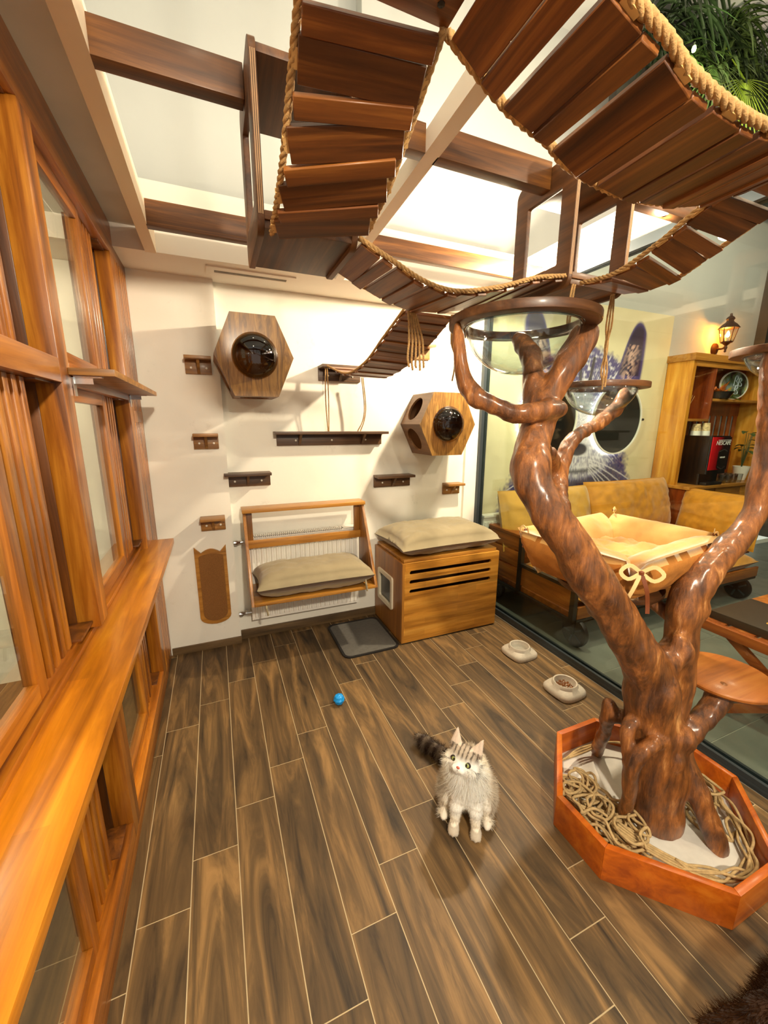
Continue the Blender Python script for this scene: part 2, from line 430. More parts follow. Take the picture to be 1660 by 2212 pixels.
# back wall with its slightly proud pier, running up past the beams and on into the cafe
wb = MB().box(-2.0, 1.975, Y_WALL, Y_WALL + .15, 0, 2.31)
struct(bx('wall_pier', -.9, 0.062, Y_PIER, Y_WALL, 0, 2.31, M['wall']))
wall_back = struct(wb.build('wall_back', M['wall']))
up = MB().box(-2.0, 2.03, 2.80, 2.95, 2.31, 4.3).box(-.9, 0.035, 2.74, 2.80, 2.31, 4.3).box(0.035, 0.32, 2.775, 2.80, 2.31, 4.3)
wall_up = struct(up.build('wall_upper', M['wall2']))
wall_cafe = struct(bx('wall_far', 2.03, 5.72, 2.80, 2.95, 0, 4.3, M['wall2']))
wall_cafe2 = struct(bx('wall_right', 6.9, 7.0, -2.2, 2.95, 0, 4.3, plain('dark_bar_wall', (46, 40, 34), .7, var=.3, scale=2)))
struct(bx('wall_near', 2.03, 7.0, -2.3, -2.2, 0, 4.3, plain('dark_cafe_wall', (30, 28, 25), .8)))
bx('jamb', 5.66, 5.80, 2.70, 2.80, 0, 4.3, plain('dark_jamb', (58, 54, 46), 0.6), wall_cafe)
# ceiling far above, open grid below it
struct(bx('ceiling', -2.0, 7.0, -1.2, 2.95, 4.3, 4.4, M['wall2']))
wl2 = struct(bx('wall_side', -2.1, -2.0, -1.2, 2.95, 0, 4.3, M['wall']))
# low ceiling strip above the wooden partition
struct(bx('ceiling', -2.0, -0.236, -1.2, 2.42, 2.405, 2.46, M['concrete']))
# boxed soffit along the back wall, ducts run inside
struct(bx('trim_1', -2.0, 1.975, 2.42, 2.80, 2.305, 2.61, M['beamw']))
# slim white steel beams running toward the viewer
struct(bx('trim_2', -0.236, -0.188, -1.0, 2.42, 2.300, 2.40, M['beam']))
b = MB(); P0, P1 = Vector((.73, 2.42, 2.33)), Vector((.595, -.9, 2.33)); d = (P1 - P0) / 2; n = Vector((-d.y, d.x, 0)).normalized()
b.obox((P0 + P1) / 2, d, n * .024, (0, 0, .03)); struct(b.build('trim_3', M['beamw']))
# upper steel post behind, and the lintel above the glass
struct(bx('trim_4', 1.96, 2.05, -1.0, 2.80, 2.385, 2.55, M['beamw']))
struct(bx('trim_5', 0.98, 1.16, 2.70, 2.80, 2.61, 4.3, M['wall2']))
# dark timbers spanning between the beams
for i, (x0, x1, y0, z0, z1) in enumerate([(-.19, .139, 1.257, 2.30, 2.378), (.402, .66, 1.257, 2.30, 2.378), (.70, 1.154, 1.257, 2.30, 2.385),
                                          (-.19, .70, 2.10, 2.297, 2.395), (.745, 1.96, 2.10, 2.345, 2.43), (1.44, 1.96, 1.257, 2.34, 2.42)]):
    struct(bx('trim_%d' % (6 + i), x0, x1, y0, y0 + .045, z0, z1, M['dkX'], bev=.003))
# skirting of the same tile
struct(bx('baseboard_back', 0.066, 1.975, Y_WALL - .012, Y_WALL, 0, .068, M['skirt'], bev=.002))
struct(bx('baseboard_pier', -.365, 0.066, Y_PIER - .012, Y_PIER, 0, .050, M['skirt'], bev=.002))

# ---- wooden glazed partition on the left
XF = -0.37
wall_left = MB().box(XF - .06, XF, -1.0, 2.712, 2.255, 2.40).box(XF - .06, XF - .002, -1.0, 2.712, 0, .055)
wall_left = struct(wall_left.build('wall_left', M['partY'], None, True, .003))
def pbox(name, x0, x1, y0, y1, z0, z1, mat='part', par=None, bev=.002):
    return bx(name, x0, x1, y0, y1, z0, z1, M[mat], par or wall_left, bev)
for y0 in (-.47, .455, 1.385):
    pbox('post', XF - .06, XF, y0, y0 + .085, .055, .80)
    pbox('post', XF - .06, XF, y0, y0 + .085, .88, 2.255)
# far corner panel with grooves
pbox('post', XF - .06, XF, 2.335, 2.43, .055, 2.255)
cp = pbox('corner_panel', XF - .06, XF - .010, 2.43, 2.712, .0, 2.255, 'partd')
for i in range(6):
    y0 = 2.436 + i * .0465
    for z0, z1 in ((.055, 1.50), (1.56, 2.255)):
        pbox('slat', XF - .012, XF, y0, y0 + .034, z0, z1)
pbox('rail', XF - .012, XF, 2.43, 2.712, 1.50, 1.56)
# rails across the bays
for y0, y1 in ((-.385, .455), (.54, 1.385), (1.47, 2.335)):
    pbox('rail', XF - .055, XF, y0, y1, .055, .125, 'partY')
    pbox('rail', XF - .055, XF, y0, y1, 1.605, 1.668, 'partY')
    pbox('rail', XF - .065, XF - .045, y0, y1, .86, .90, 'partY')
    for z0, z1, dp in ((.125, .80, .02), (.90, 1.605, .0), (1.668, 2.255, .0)):
        g1 = y0 + .50
        sx0, sx1 = XF - .052, XF - .026
        pbox('sash_stile', sx0, sx1, y0, y0 + .038, z0, z1)
        pbox('sash_stile', sx0, sx1, g1 - .042, g1, z0, z1)
        pbox('sash_stile', sx0 - .02, sx1 - .02, g1 + .008, g1 + .04, z0, z1)
        pbox('sash_rail', sx0, sx1, y0 + .038, g1 - .042, z0, z0 + .042, 'partY')
        pbox('sash_rail', sx0, sx1, y0 + .038, g1 - .042, z1 - .042, z1, 'partY')
        bx('pane', XF - .042, XF - .037, y0 + .034, g1 - .038, z0 + .038, z1 - .038, M['pane'], wall_left)
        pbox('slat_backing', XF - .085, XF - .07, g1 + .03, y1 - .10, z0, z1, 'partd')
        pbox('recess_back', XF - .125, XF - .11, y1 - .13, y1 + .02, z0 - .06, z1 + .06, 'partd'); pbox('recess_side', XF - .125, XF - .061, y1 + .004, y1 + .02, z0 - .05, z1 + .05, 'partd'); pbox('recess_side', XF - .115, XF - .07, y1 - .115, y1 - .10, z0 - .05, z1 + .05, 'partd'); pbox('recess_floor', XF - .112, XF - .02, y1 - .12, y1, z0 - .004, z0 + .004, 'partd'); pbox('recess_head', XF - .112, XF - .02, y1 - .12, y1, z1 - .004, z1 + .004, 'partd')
        for i in range(4):
            ys = g1 + .050 + i * .043
            pbox('slat', XF - .07, XF - .036, ys, ys + .027, z0, z1, 'part', None, .003)
# ---- full glass partition on the right: floor channel, head channel, end post, panes
gp = struct(bx('wall_glass', 1.976, 2.026, -1.0, 2.765, 0.0, .030, M['rail'], bev=.003))
bx('channel_lip', 1.976, 1.992, -1.0, 2.765, .030, .052, M['rail'], gp)
bx('channel_lip', 2.012, 2.026, -1.0, 2.765, .030, .052, M['rail'], gp)
bx('head_channel', 1.972, 2.030, -1.0, 2.765, 2.335, 2.385, M['rail'], gp)
bx('end_post', 1.972, 2.030, 2.70, 2.765, .03, 2.335, M['rail'], gp)
bx('end_trim', 1.86, 1.972, 2.735, 2.765, .0, 2.30, M['wall'], gp)
for y0, y1 in ((-1.0, .345), (.355, 2.70)):
    bx('pane', 1.998, 2.006, y0, y1, .03, 2.335, M['gpane'], gp)

# ================================================================== SHELVES AND WALL PIECES
def shelf(x0, x1, zt, yw, dep, label, plate=.075, over=0.0, mat='shelf', screws=2, th=.018):
    t = thing('wall_shelf', ((x0 + x1) / 2, yw, zt - plate - th), label, 'shelf', 'small wooden cat shelves on the white wall')
    bx('shelf_board', x0 - over, x1 + over, yw - dep, yw, zt - th, zt, M[mat], t, .002)
    bx('back_plate', x0, x1, yw - .018, yw, zt - th - plate, zt - th, M[mat], t, .002)
    nb = 2 if x1 - x0 > .5 else 1
    for i in range(nb):
        xm = (x0 + x1) / 2 if nb == 1 else (x0 + .15 + i * (x1 - x0 - .3))
        MB().prism([(yw - .018, zt - th), (yw - dep * .8, zt - th), (yw - .018, zt - th - plate)], xm - .008, xm + .008, 0).build('bracket', M[mat], t)
    for i in range(screws):
        u = (i + .5) / screws if screws > 2 else (.22, .80)[i]
        MB().lathe([(0.0065, 0), (.0065, -.004), (.004, -.006)], 10, (x0 + (x1 - x0) * u, yw - .018, zt - th - plate * .55), 1).build('screw_cap', M['screw'], t, True)
    return t
shelf(-.124, .018, 1.872, Y_PIER, .10, 'highest short step shelf on the left pier, beside the upper hexagon box')
shelf(-.118, .022, 1.436, Y_PIER, .10, 'short oak step shelf on the pier level with the long shelf')
shelf(-.122, .022, .920, Y_PIER, .10, 'lowest short step shelf, straight above the scratching board')
shelf(.037, .325, 1.186, Y_WALL, .11, 'medium dark shelf left of centre, above the radiator bench', mat='shelfd')
shelf(.38, 1.13, 1.445, Y_WALL, .11, 'longest dark shelf in the middle of the wall, with two ropes hanging onto it', mat='shelfd', screws=3, over=.02)
shelf(1.073, 1.37, 1.125, Y_WALL, .11, 'medium dark shelf right of centre, below the lower hexagon box', mat='shelfd')
shelf(1.67, 1.825, 1.035, Y_WALL, .10, 'small shelf nearest the glass partition, above the litter cabinet')
shelf(.675, .97, 1.872, Y_WALL, .13, 'dark shelf where the lowest hanging bridge ends', mat='shelfd')
shelf(1.22, 1.515, 2.052, Y_WALL, .11, 'high shelf half hidden behind the lowest hanging bridge')

def hexbox(cx, cz, rx, hz, tx, yf, yb, label, dome, holes):
    t = thing('hexagon_cat_house', (cx, yb, cz - hz), label, 'cat house', 'hexagonal cat houses on the wall')
    P = [(cx - rx, cz), (cx - tx, cz - hz), (cx + tx, cz - hz), (cx + rx, cz), (cx + tx, cz + hz), (cx - tx, cz + hz)]
    # front with round hole
    n = 48; R = dome
    hole = [(cx + R * math.cos(2 * PI * k / n), cz + R * math.sin(2 * PI * k / n)) for k in range(n)]
    outer = []
    for k in range(n):
        a = 2 * PI * k / n; dx, dz = math.cos(a), math.sin(a); best = 9
        for i in range(6):
            (x1, z1), (x2, z2) = P[i], P[(i + 1) % 6]
            ex, ez = x2 - x1, z2 - z1; den = dx * ez - dz * ex
            if abs(den) < 1e-9: continue
            tt = ((x1 - cx) * ez - (z1 - cz) * ex) / den; uu = ((x1 - cx) * dz - (z1 - cz) * dx) / den
            if tt > 0 and -1e-6 <= uu <= 1 + 1e-6: best = min(best, tt)
        outer.append((cx + dx * best, cz + dz * best))
    # snap nearest samples to true corners
    for p in P:
        k = min(range(n), key=lambda q: (outer[q][0] - p[0]) ** 2 + (outer[q][1] - p[1]) ** 2); outer[k] = p
    MB().ringprism(outer, hole, yf, yf + .015, 1).build('front_panel', M['hexf'], t)
    th = .014
    for i in range(6):
        a, c = Vector((P[i][0], 0, P[i][1])), Vector((P[(i + 1) % 6][0], 0, P[(i + 1) % 6][1]))
        e = (c - a).normalized(); inn = Vector((-e.z, 0, e.x)); mid = (a + c) / 2
        if (Vector((cx, 0, cz)) - mid).dot(inn) < 0: inn = -inn
        L = (c - a).length
        nm = 'side_panel'
        if i in holes:
            yc = (yf + yb) / 2 + .02; r = min(L, yb - yf) * .36; q = 28
            def pt(u, y, w): v = a + e * u + inn * w; return (v.x, y, v.z)
            mb = MB(); ho = []; ou = []
            for k in range(q):
                g = 2 * PI * k / q; dx, dy = math.cos(g), math.sin(g)
                ho.append((L / 2 + r * dx, yc + r * dy))
                s1 = (L / 2) / abs(dx) if abs(dx) > 1e-6 else 9
                s2 = ((yb - yc) if dy > 0 else (yc - yf - .015)) / abs(dy) if abs(dy) > 1e-6 else 9
                s_ = min(s1, s2); ou.append((L / 2 + s_ * dx, yc + s_ * dy))
            for cc in ((0, yf + .015), (L, yf + .015), (0, yb), (L, yb)):
                k = min(range(q), key=lambda w: (ou[w][0] - cc[0]) ** 2 + (ou[w][1] - cc[1]) ** 2); ou[k] = cc
            vs = [pt(u, y, 0) for u, y in ou] + [pt(u, y, 0) for u, y in ho] + [pt(u, y, th) for u, y in ou] + [pt(u, y, th) for u, y in ho]
            fs = []
            for k in range(q):
                j = (k + 1) % q
                fs += [(k, j, q + j, q + k), (2 * q + k, 3 * q + k, 3 * q + j, 2 * q + j), (k, 2 * q + k, 2 * q + j, j), (q + k, q + j, 3 * q + j, 3 * q + k)]
            mb.add(vs, fs).build(nm, M['hexs'], t)
        else:
            MB().obox(mid + inn * th / 2 + Vector((0, (yf + .015 + yb) / 2, 0)), e * (L / 2), (0, (yb - yf - .015) / 2, 0), inn * th / 2).build(nm, M['hexs'], t)
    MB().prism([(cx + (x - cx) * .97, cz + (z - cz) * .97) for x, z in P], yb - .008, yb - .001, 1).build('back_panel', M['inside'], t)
    # bubble window
    prof = [(R * 1.05, 0), (R * 1.05, -.004), (R * .99, -.006)] + [(R * .98 * math.cos(g), -.006 - R * .62 * math.sin(g)) for g in [PI / 2 * k / 9 for k in range(1, 10)]] 
    prof[-1] = (0.0004, prof[-1][1])
    MB().lathe(prof, 36, (cx, yf, cz), 1, cap=False).build('bubble_window', M['smoke'], t, 2)
    return t
hexbox(.240, 1.857, .2095, .2125, .117, 2.40, 2.712, 'upper hexagonal wooden cat house with a smoked bubble window, left of the bridges', .116, (0, 1))
hexbox(1.512, 1.496, .222, .214, .120, 2.45, 2.762, 'lower hexagonal wooden cat house with round side holes, next to the glass', .118, (0, 5))

# scratching board with cat ears
t = thing('scratching_board', (-.085, Y_PIER, .18), 'tan scratching board with cat ears on the pier', 'scratcher')
def catshape(x0, x1, z0, z1, ear, inset=0):
    p = []
    n = 10; xm, hw = (x0 + x1) / 2, (x1 - x0) / 2
    for k in range(n + 1): g = PI + PI * k / n; p.append((xm + hw * math.cos(g), z0 + .05 + .055 * math.sin(g)))
    if ear:
        p += [(x1, z1), (x1 - .038, z1 - .042)]
        for k in range(1, 8): u = k / 8; p.append((x1 - .038 + (x0 + .038 - x1 + .038) * u, z1 - .042 + .024 * math.sin(PI * u)))
        p += [(x0 + .038, z1 - .042), (x0, z1)]
    else:
        for k in range(n + 1): g = PI * k / n; p.append((xm + hw * math.cos(g), z1 - .02 + .02 * math.sin(g)))
    return p
MB().prism(catshape(-.178, .012, .185, .722, True), Y_PIER - .014, Y_PIER, 1).build('board', M['oakX'], t)
MB().prism(catshape(-.156, -.008, .21, .672, False), Y_PIER - .019, Y_PIER - .013, 1).build('carpet', M['carpet'], t)

# ---- radiator
t = thing('radiator', (.53, 2.7, .17), 'white ribbed panel radiator behind the wooden bench', 'radiator')
RX0, RX1, RZ0, RZ1, RY = .145, .918, .17, .765, 2.665
mb = MB().box(RX0, RX1, RY + .012, RY + .07, RZ0, RZ1 - .012)
n = 23
for i in range(n):
    xa = RX0 + .012 + (RX1 - RX0 - .024) * i / n; w = (RX1 - RX0 - .024) / n
    mb.prism([(xa + w * .1, RY + .013), (xa + w * .3, RY), (xa + w * .7, RY), (xa + w * .9, RY + .013)], RZ0 + .02, RZ1 - .05, 2)
mb.build('panel', M['white'], t)
mb = MB().box(RX0, RX1, RY, RY + .004, RZ1 - .012, RZ1)
for i in range(48): x = RX0 + .02 + (RX1 - RX0 - .14) * i / 48; mb.box(x, x + .007, RY, RY + .075, RZ1 - .006, RZ1)
mb.box(RX0, RX1, RY + .07, RY + .078, RZ1 - .012, RZ1).box(RX1 - .11, RX1, RY, RY + .075, RZ1 - .003, RZ1 + .001).build('top_grille', M['white'], t)
for z in (.725, .215):
    v = MB().tube([(RX0 - .045, RY + .045, z), (RX0, RY + .045, z)], .009, 10).lathe([(.0, -.075), (.016, -.072), (.018, -.05), (.012, -.04), (.010, -.03)], 14, (RX0 - .012, RY + .045, z), 0)
    v.tube([(RX0 - .03, RY + .045, z), (RX0 - .03, RY + .095, z)], .008, 8)
    v.build('valve', M['chrome'], t, True)

# ---- bench frame over the radiator
t = thing('radiator_bench', (.53, 2.5, .42), 'oak cat bench frame hung over the radiator', 'bench')
BX0, BX1 = .125, .935
for x in (BX0, BX1 - .018):
    MB().prism([(2.64, .955), (2.60, .955), (2.325, .425), (2.66, .425), (2.66, .68)], x, x + .018, 0).build('side_panel', M['oakY'], t, True, .002)
bx('top_board', BX0 - .004, BX1 + .004, 2.575, 2.70, .945, .968, M['oakX'], t, .002)
bx('upright', BX0 + .018, BX0 + .058, 2.640, 2.66, .72, .945, M['oakY'], t, .002)
bx('upright', BX1 - .058, BX1 - .018, 2.640, 2.66, .72, .945, M['oakY'], t, .002)
bx('back_rail', BX0 + .018, BX1 - .018, 2.62, 2.64, .70, .752, M['oakX'], t, .002)
bx('seat_board', BX0 + .018, BX1 - .018, 2.32, 2.655, .425, .442, M['oakX'], t, .002)

def cushion(name, c, lx, ly, lz, mat, label=None, cat='cushion', rz=0, tilt=(0, 0), parent=None, nu=44, nv=30, wr=.006, seed=0, under=.75, group=None, pinch=.07, full=5.0, roll=False):
    def sgn(a): return -1 if a < 0 else 1
    mb = MB(); Rm = Matrix.Rotation(rz, 3, 'Z') @ Matrix.Rotation(tilt[0], 3, 'X') @ Matrix.Rotation(tilt[1], 3, 'Y')
    vs = []; fs = []
    for side in (1, -1):
        for i in range(nu + 1):
            for j in range(nv + 1):
                a, b_ = -1 + 2 * i / nu, -1 + 2 * j / nv
                h = (max(0, 1 - abs(a) ** full) * max(0, 1 - abs(b_) ** full)) ** .45
                if roll: h = math.sqrt(max(0, 1 - b_ * b_)) * max(0, 1 - abs(a) ** 6) ** .45
                x = lx / 2 * a * (1 - pinch * (1 - b_ * b_) * abs(a) ** 3); y = ly / 2 * b_ * (1 - pinch * (1 - a * a) * abs(b_) ** 3)
                p = Vector((x * 14 + seed, y * 14, side * 3))
                w = (noise.noise(p) * .7 + noise.noise(p * 2.3) * .4) * wr * (h if h > .05 else 0)
                rad = noise.noise(Vector((math.atan2(b_, a) * 6 + seed, max(abs(a), abs(b_)) * 2, 1))) * wr * 1.1 * max(abs(a), abs(b_)) ** 4 * h
                z = side * h * lz / 2 * (1 if side > 0 else under) + w + rad
                vs.append(Rm @ Vector((x, y, z)) + Vector(c))
    m_ = (nu + 1) * (nv + 1)
    for s_ in range(2):
        for i in range(nu):
            for j in range(nv):
                q = s_ * m_ + i * (nv + 1) + j; f = (q, q + nv + 1, q + nv + 2, q + 1)
                fs.append(f if s_ == 0 else f[::-1])
    mb.add(vs, fs)
    me = mb.mesh(name, mat, 2)
    bm = bmesh.new(); bm.from_mesh(me); bmesh.ops.remove_doubles(bm, verts=bm.verts, dist=1e-5); bm.to_mesh(me); bm.free()
    me.polygons.foreach_set('use_smooth', [True] * len(me.polygons))
    o = put(name, me, parent)
    if label: tag(o, label, cat, group)
    return o
cu = cushion('bench_cushion', (.535, 2.490, .522), .755, .345, .185, M['pad'], 'khaki cushion lying on the radiator bench', seed=3, under=.85, wr=.011)
for x, z0 in ((.21, .445), (.85, .50)):
    MB().tube([(x, 2.335, z0 - .005), (x - .002, 2.317, z0 - .035), (x + .006, 2.319, z0 - .085)], [.006, .007, .006], 6).build('tie', M['pad'], cu)

# ---- litter cabinet
t = thing('litter_cabinet', (1.475, 2.5, 0), 'oak litter cabinet with three slots and a cat flap', 'cabinet')
CX0, CX1, CY0, CY1, CZ = 1.081, 1.868, 2.252, 2.745, .590
fz = [.523, .456, .388]
mb = MB(); zs = [0.012, .374, .402, .442, .470, .509, .537, CZ]
sx0, sx1 = 1.135, 1.80
mb.box(CX0 + .016, CX1 - .001, CY0, CY0 + .016, .012, .374)
mb.box(CX0 + .016, sx0, CY0, CY0 + .016, .374, .537).box(sx1, CX1 - .001, CY0, CY0 + .016, .374, .537)
mb.box(sx0, sx1, CY0, CY0 + .016, .402, .442).box(sx0, sx1, CY0, CY0 + .016, .470, .509)
mb.box(CX0 + .016, CX1 - .001, CY0, CY0 + .016, .537, CZ)
for z in (.374, .442, .509):      # rounded slot ends
    for sx, sg in ((sx0, 1), (sx1, -1)):
        for top in (0, 1):
            pts = [(sx, z + .028 * top)] + [(sx + sg * (.014 - .014 * math.sin(g)), z + .014 + (.014 if top else -.014) * math.cos(g)) for g in [PI / 2 * k / 5 for k in range(6)]]
            mb.prism(pts, CY0, CY0 + .016, 1)
mb.build('front_panel', M['oak'], t)
flap = [(2.405, .20), (2.66, .20), (2.66, .435), (2.405, .435)]
mb = MB().box(CX0, CX0 + .016, CY0, 2.42, .012, CZ).box(CX0, CX0 + .016, 2.645, CY1, .012, CZ).box(CX0, CX0 + .016, 2.42, 2.645, .012, .215).box(CX0, CX0 + .016, 2.42, 2.645, .42, CZ)
mb.build('side_panel', M['oakY'], t)
bx('side_panel', CX1 - .016, CX1 - .001, CY0 + .016, CY1, .012, CZ, M['oakY'], t)
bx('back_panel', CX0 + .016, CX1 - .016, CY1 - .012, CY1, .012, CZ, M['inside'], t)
bx('base', CX0 + .01, CX1 - .01, CY0 + .01, CY1, 0, .012, M['black'], t)
bx('lid', CX0 + .02, CX1 - .012, CY0 + .022, CY1, CZ - .02, CZ + .022, M['oakX'], t, .002)
fr = MB().ringprism(rrect(2.40, 2.665, .195, .44, .02), rrect(2.43, 2.635, .225, .41, .015), CX0 - .012, CX0 + .018, 0).build('flap_frame', M['cream'], t)
bx('flap_door', CX0 + .004, CX0 + .008, 2.43, 2.635, .225, .41, M['blackp'], t)
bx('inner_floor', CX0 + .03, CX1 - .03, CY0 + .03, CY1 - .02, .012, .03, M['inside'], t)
cushion('cabinet_cushion', (1.475, 2.500, .680), .80, .50, .20, M['pad'], 'khaki cushion on top of the litter cabinet', seed=9, rz=.02, under=.66, wr=.012)

# ---- mat
MATP = rrect(.672, 1.066, 2.235, 2.70, .05)
o = thing('litter_mat', (.87, 2.47, 0), 'dark grey mat with black edging in front of the litter cabinet', 'mat')
MB().prism(rrect(.677, 1.061, 2.24, 2.695, .048), .0005, .006, 2).build('felt', M['mat'], o)
MB().ringprism(rrect(.668, 1.07, 2.231, 2.704, .054), rrect(.684, 1.054, 2.247, 2.688, .042), .0005, .009, 2).build('edging', M['black'], o)

# ---- toy ball
def ballmesh():
    me = MB(); R = .0275
    def fn(i, j):
        a = 2 * PI * i / 48; b = PI * j / 32
        d = Vector((math.sin(b) * math.cos(a), math.sin(b) * math.sin(a), math.cos(b)))
        k = 1 + .10 * (abs(math.sin(a * 4 + b * 3)) ** 2) * math.sin(b) + .05 * math.cos(b * 8)
        return d * R * k + Vector((.515, 1.85, .028))
    return me.grid(fn, 48, 33, True)
tag(ballmesh().build('toy_ball', M['blue'], None, 2), 'small bright blue ridged ball on the floor', 'ball')

# ---- feeding bowls
def bowl(cx, cy, label, rz=0):
    t = thing('feeding_bowl', (cx, cy, 0), label, 'bowl', 'pet bowls by the glass')
    base = MB(); n = 48; rings = [(.095, .0), (.098, .006), (.097, .022), (.088, .034), (.072, .046), (.067, .062), (.064, .065), (.058, .063), (.053, .035), (.045, .024), (.0, .022)]
    def fn(i, j):
        g = 2 * PI * i / n + rz; r, z = rings[j]
        sq = 1.0
        if j < 4: e = 5.0; sq = (abs(math.cos(g - rz)) ** e + abs(math.sin(g - rz)) ** e) ** (-1 / e) ; sq = 1 + (sq - 1) * .75
        lift = .012 if j == 0 and abs(math.sin((g - rz) * 1.0)) < .45 else 0
        return (cx + r * sq * math.cos(g), cy + r * sq * math.sin(g), z + lift + .001)
    base.grid(fn, n, len(rings), True).build('body', M['stone'], t, True)
    return t
b1 = bowl(1.765, 1.860, 'pale stone-grey water bowl nearest the litter cabinet', .06)
MB().lathe([(.0, .040), (.0525, .040)], 32, (1.765, 1.860, 0), cap=False).build('water', M['acrylic'], b1)
b2 = bowl(1.742, 1.458, 'pale stone-grey bowl filled with kibble, nearest the planter', .06)
mb = MB(); ico = [(0, 0, 1), (.9, 0, .3), (-.4, .8, .3), (-.4, -.8, .3), (0, 0, -.6)]
for k in range(170):
    g, r = random.uniform(0, 2 * PI), .047 * math.sqrt(random.random()); c = Vector((1.742 + r * math.cos(g), 1.458 + r * math.sin(g), .034 + random.uniform(0, .008)))
    Rm = Matrix.Rotation(random.uniform(0, 6), 3, Vector((random.random() - .5, random.random() - .5, random.random() - .5)))
    mb.add([c + Rm @ (Vector(p) * .0048) for p in ico], [(0, 1, 2), (0, 2, 3), (0, 3, 1), (4, 2, 1), (4, 3, 2), (4, 1, 3)])
o = mb.build('kibble', plain('kibble_brown', (150, 92, 40), .8, var=.3, scale=200)); tag(o, 'brown dry kibble in the pale bowl', 'cat food', None, 'stuff')

# ---- ledge and small bracket shelf on the partition
t = thing('partition_ledge', (-.33, 1.2, .82), 'long honey-coloured ledge running along the wooden partition', 'ledge')
bx('ledge_board', -.40, -.262, -.6, 2.50, .822, .852, M['ledge'], t, .003)
bx('inner_strip', -.418, -.395, -.6, 2.33, .852, .872, M['partY'], t, .003)
t = thing('bracket_shelf', (-.31, 1.92, 1.63), 'narrow brown shelf on chrome brackets above the ledge', 'shelf')
bx('shelf_board', XF, -.256, 1.45, 2.42, 1.632, 1.652, M['shelf'], t, .002)
for y in (1.475, 2.36):
    MB().box(XF, XF + .004, y, y + .022, 1.575, 1.632).box(XF, XF + .075, y, y + .022, 1.628, 1.632).box(XF, XF + .05, y + .009, y + .013, 1.61, 1.63).build('bracket', M['chrome'], t)

# ---- air vent on the soffit underside
t = thing('air_vent', (.26, 2.55, 2.30), 'white slot air vent on the underside of the soffit', 'vent')
MB().ringprism([(.03, 2.49), (.50, 2.49), (.50, 2.61), (.03, 2.61)], [(.07, 2.535), (.455, 2.535), (.455, 2.572), (.07, 2.572)], 2.298, 2.305, 2).build('frame', M['beamw'], t)
for i in range(3): bx('louvre', .07, .455, 2.540 + i * .011, 2.545 + i * .011, 2.299, 2.3045, plain('vent_grey', (150, 142, 128), .6), t)

# ---- lamps
M['lens'] = plain('lamp_lens', (255, 240, 210), .4, emit=((255, 226, 180), 26.0))
for i, (p, e, a) in enumerate(SPOTS):
    t = thing('spotlight', p, ['white spotlight on the lintel nearest the back wall', 'white spotlight on the lintel behind the right-hand house frame', 'white spotlight on the lintel nearest the viewer'][i], 'spotlight', 'spotlights above the glass')
    d = (Vector(a) - Vector(p)).normalized(); c = Vector(p)
    MB().tube([c + Vector((.1, 0, .03)), c], .010, 8).build('arm', M['white'], t)
    MB().tube([c - d * .045, c + d * .03], .026, 16).build('head', M['white'], t, True)
    MB().tube([c + d * .0305, c + d * .033], .021, 16).build('lens', M['lens'], t)
DL = ['round ceiling downlight behind the viewer', 'round ceiling downlight high above the bridges', 'round ceiling downlight above the upper hexagon box', 'round ceiling downlight above the lower hexagon box', 'round ceiling downlight beyond the wooden partition, far one', 'round ceiling downlight beyond the wooden partition, near one']
for i, (p, e) in enumerate(DOWN + CAFE):  # fixtures added out of view to carry the fill light
    t = thing('downlight', p, DL[i] if i < 6 else ['pendant lamp over the coffee table', 'pendant lamp over the sofa end', 'pendant lamp at the near end of the cafe'][i - 6], 'ceiling lamp', 'ceiling lamps')
    MB().lathe([(.055, .03), (.055, -.02), (.045, -.02), (.045, .02)], 20, p).build('can', M['white'], t, True)
    MB().lathe([(0.0, .005), (.044, .005)], 20, p, cap=False).build('diffuser', M['lens'], t)
    MB().tube([(p[0], p[1], p[2] + .03), (p[0], p[1], 4.3 if p[0] > -.5 else 2.405)], .006, 6).build('stem', M['white'], t)
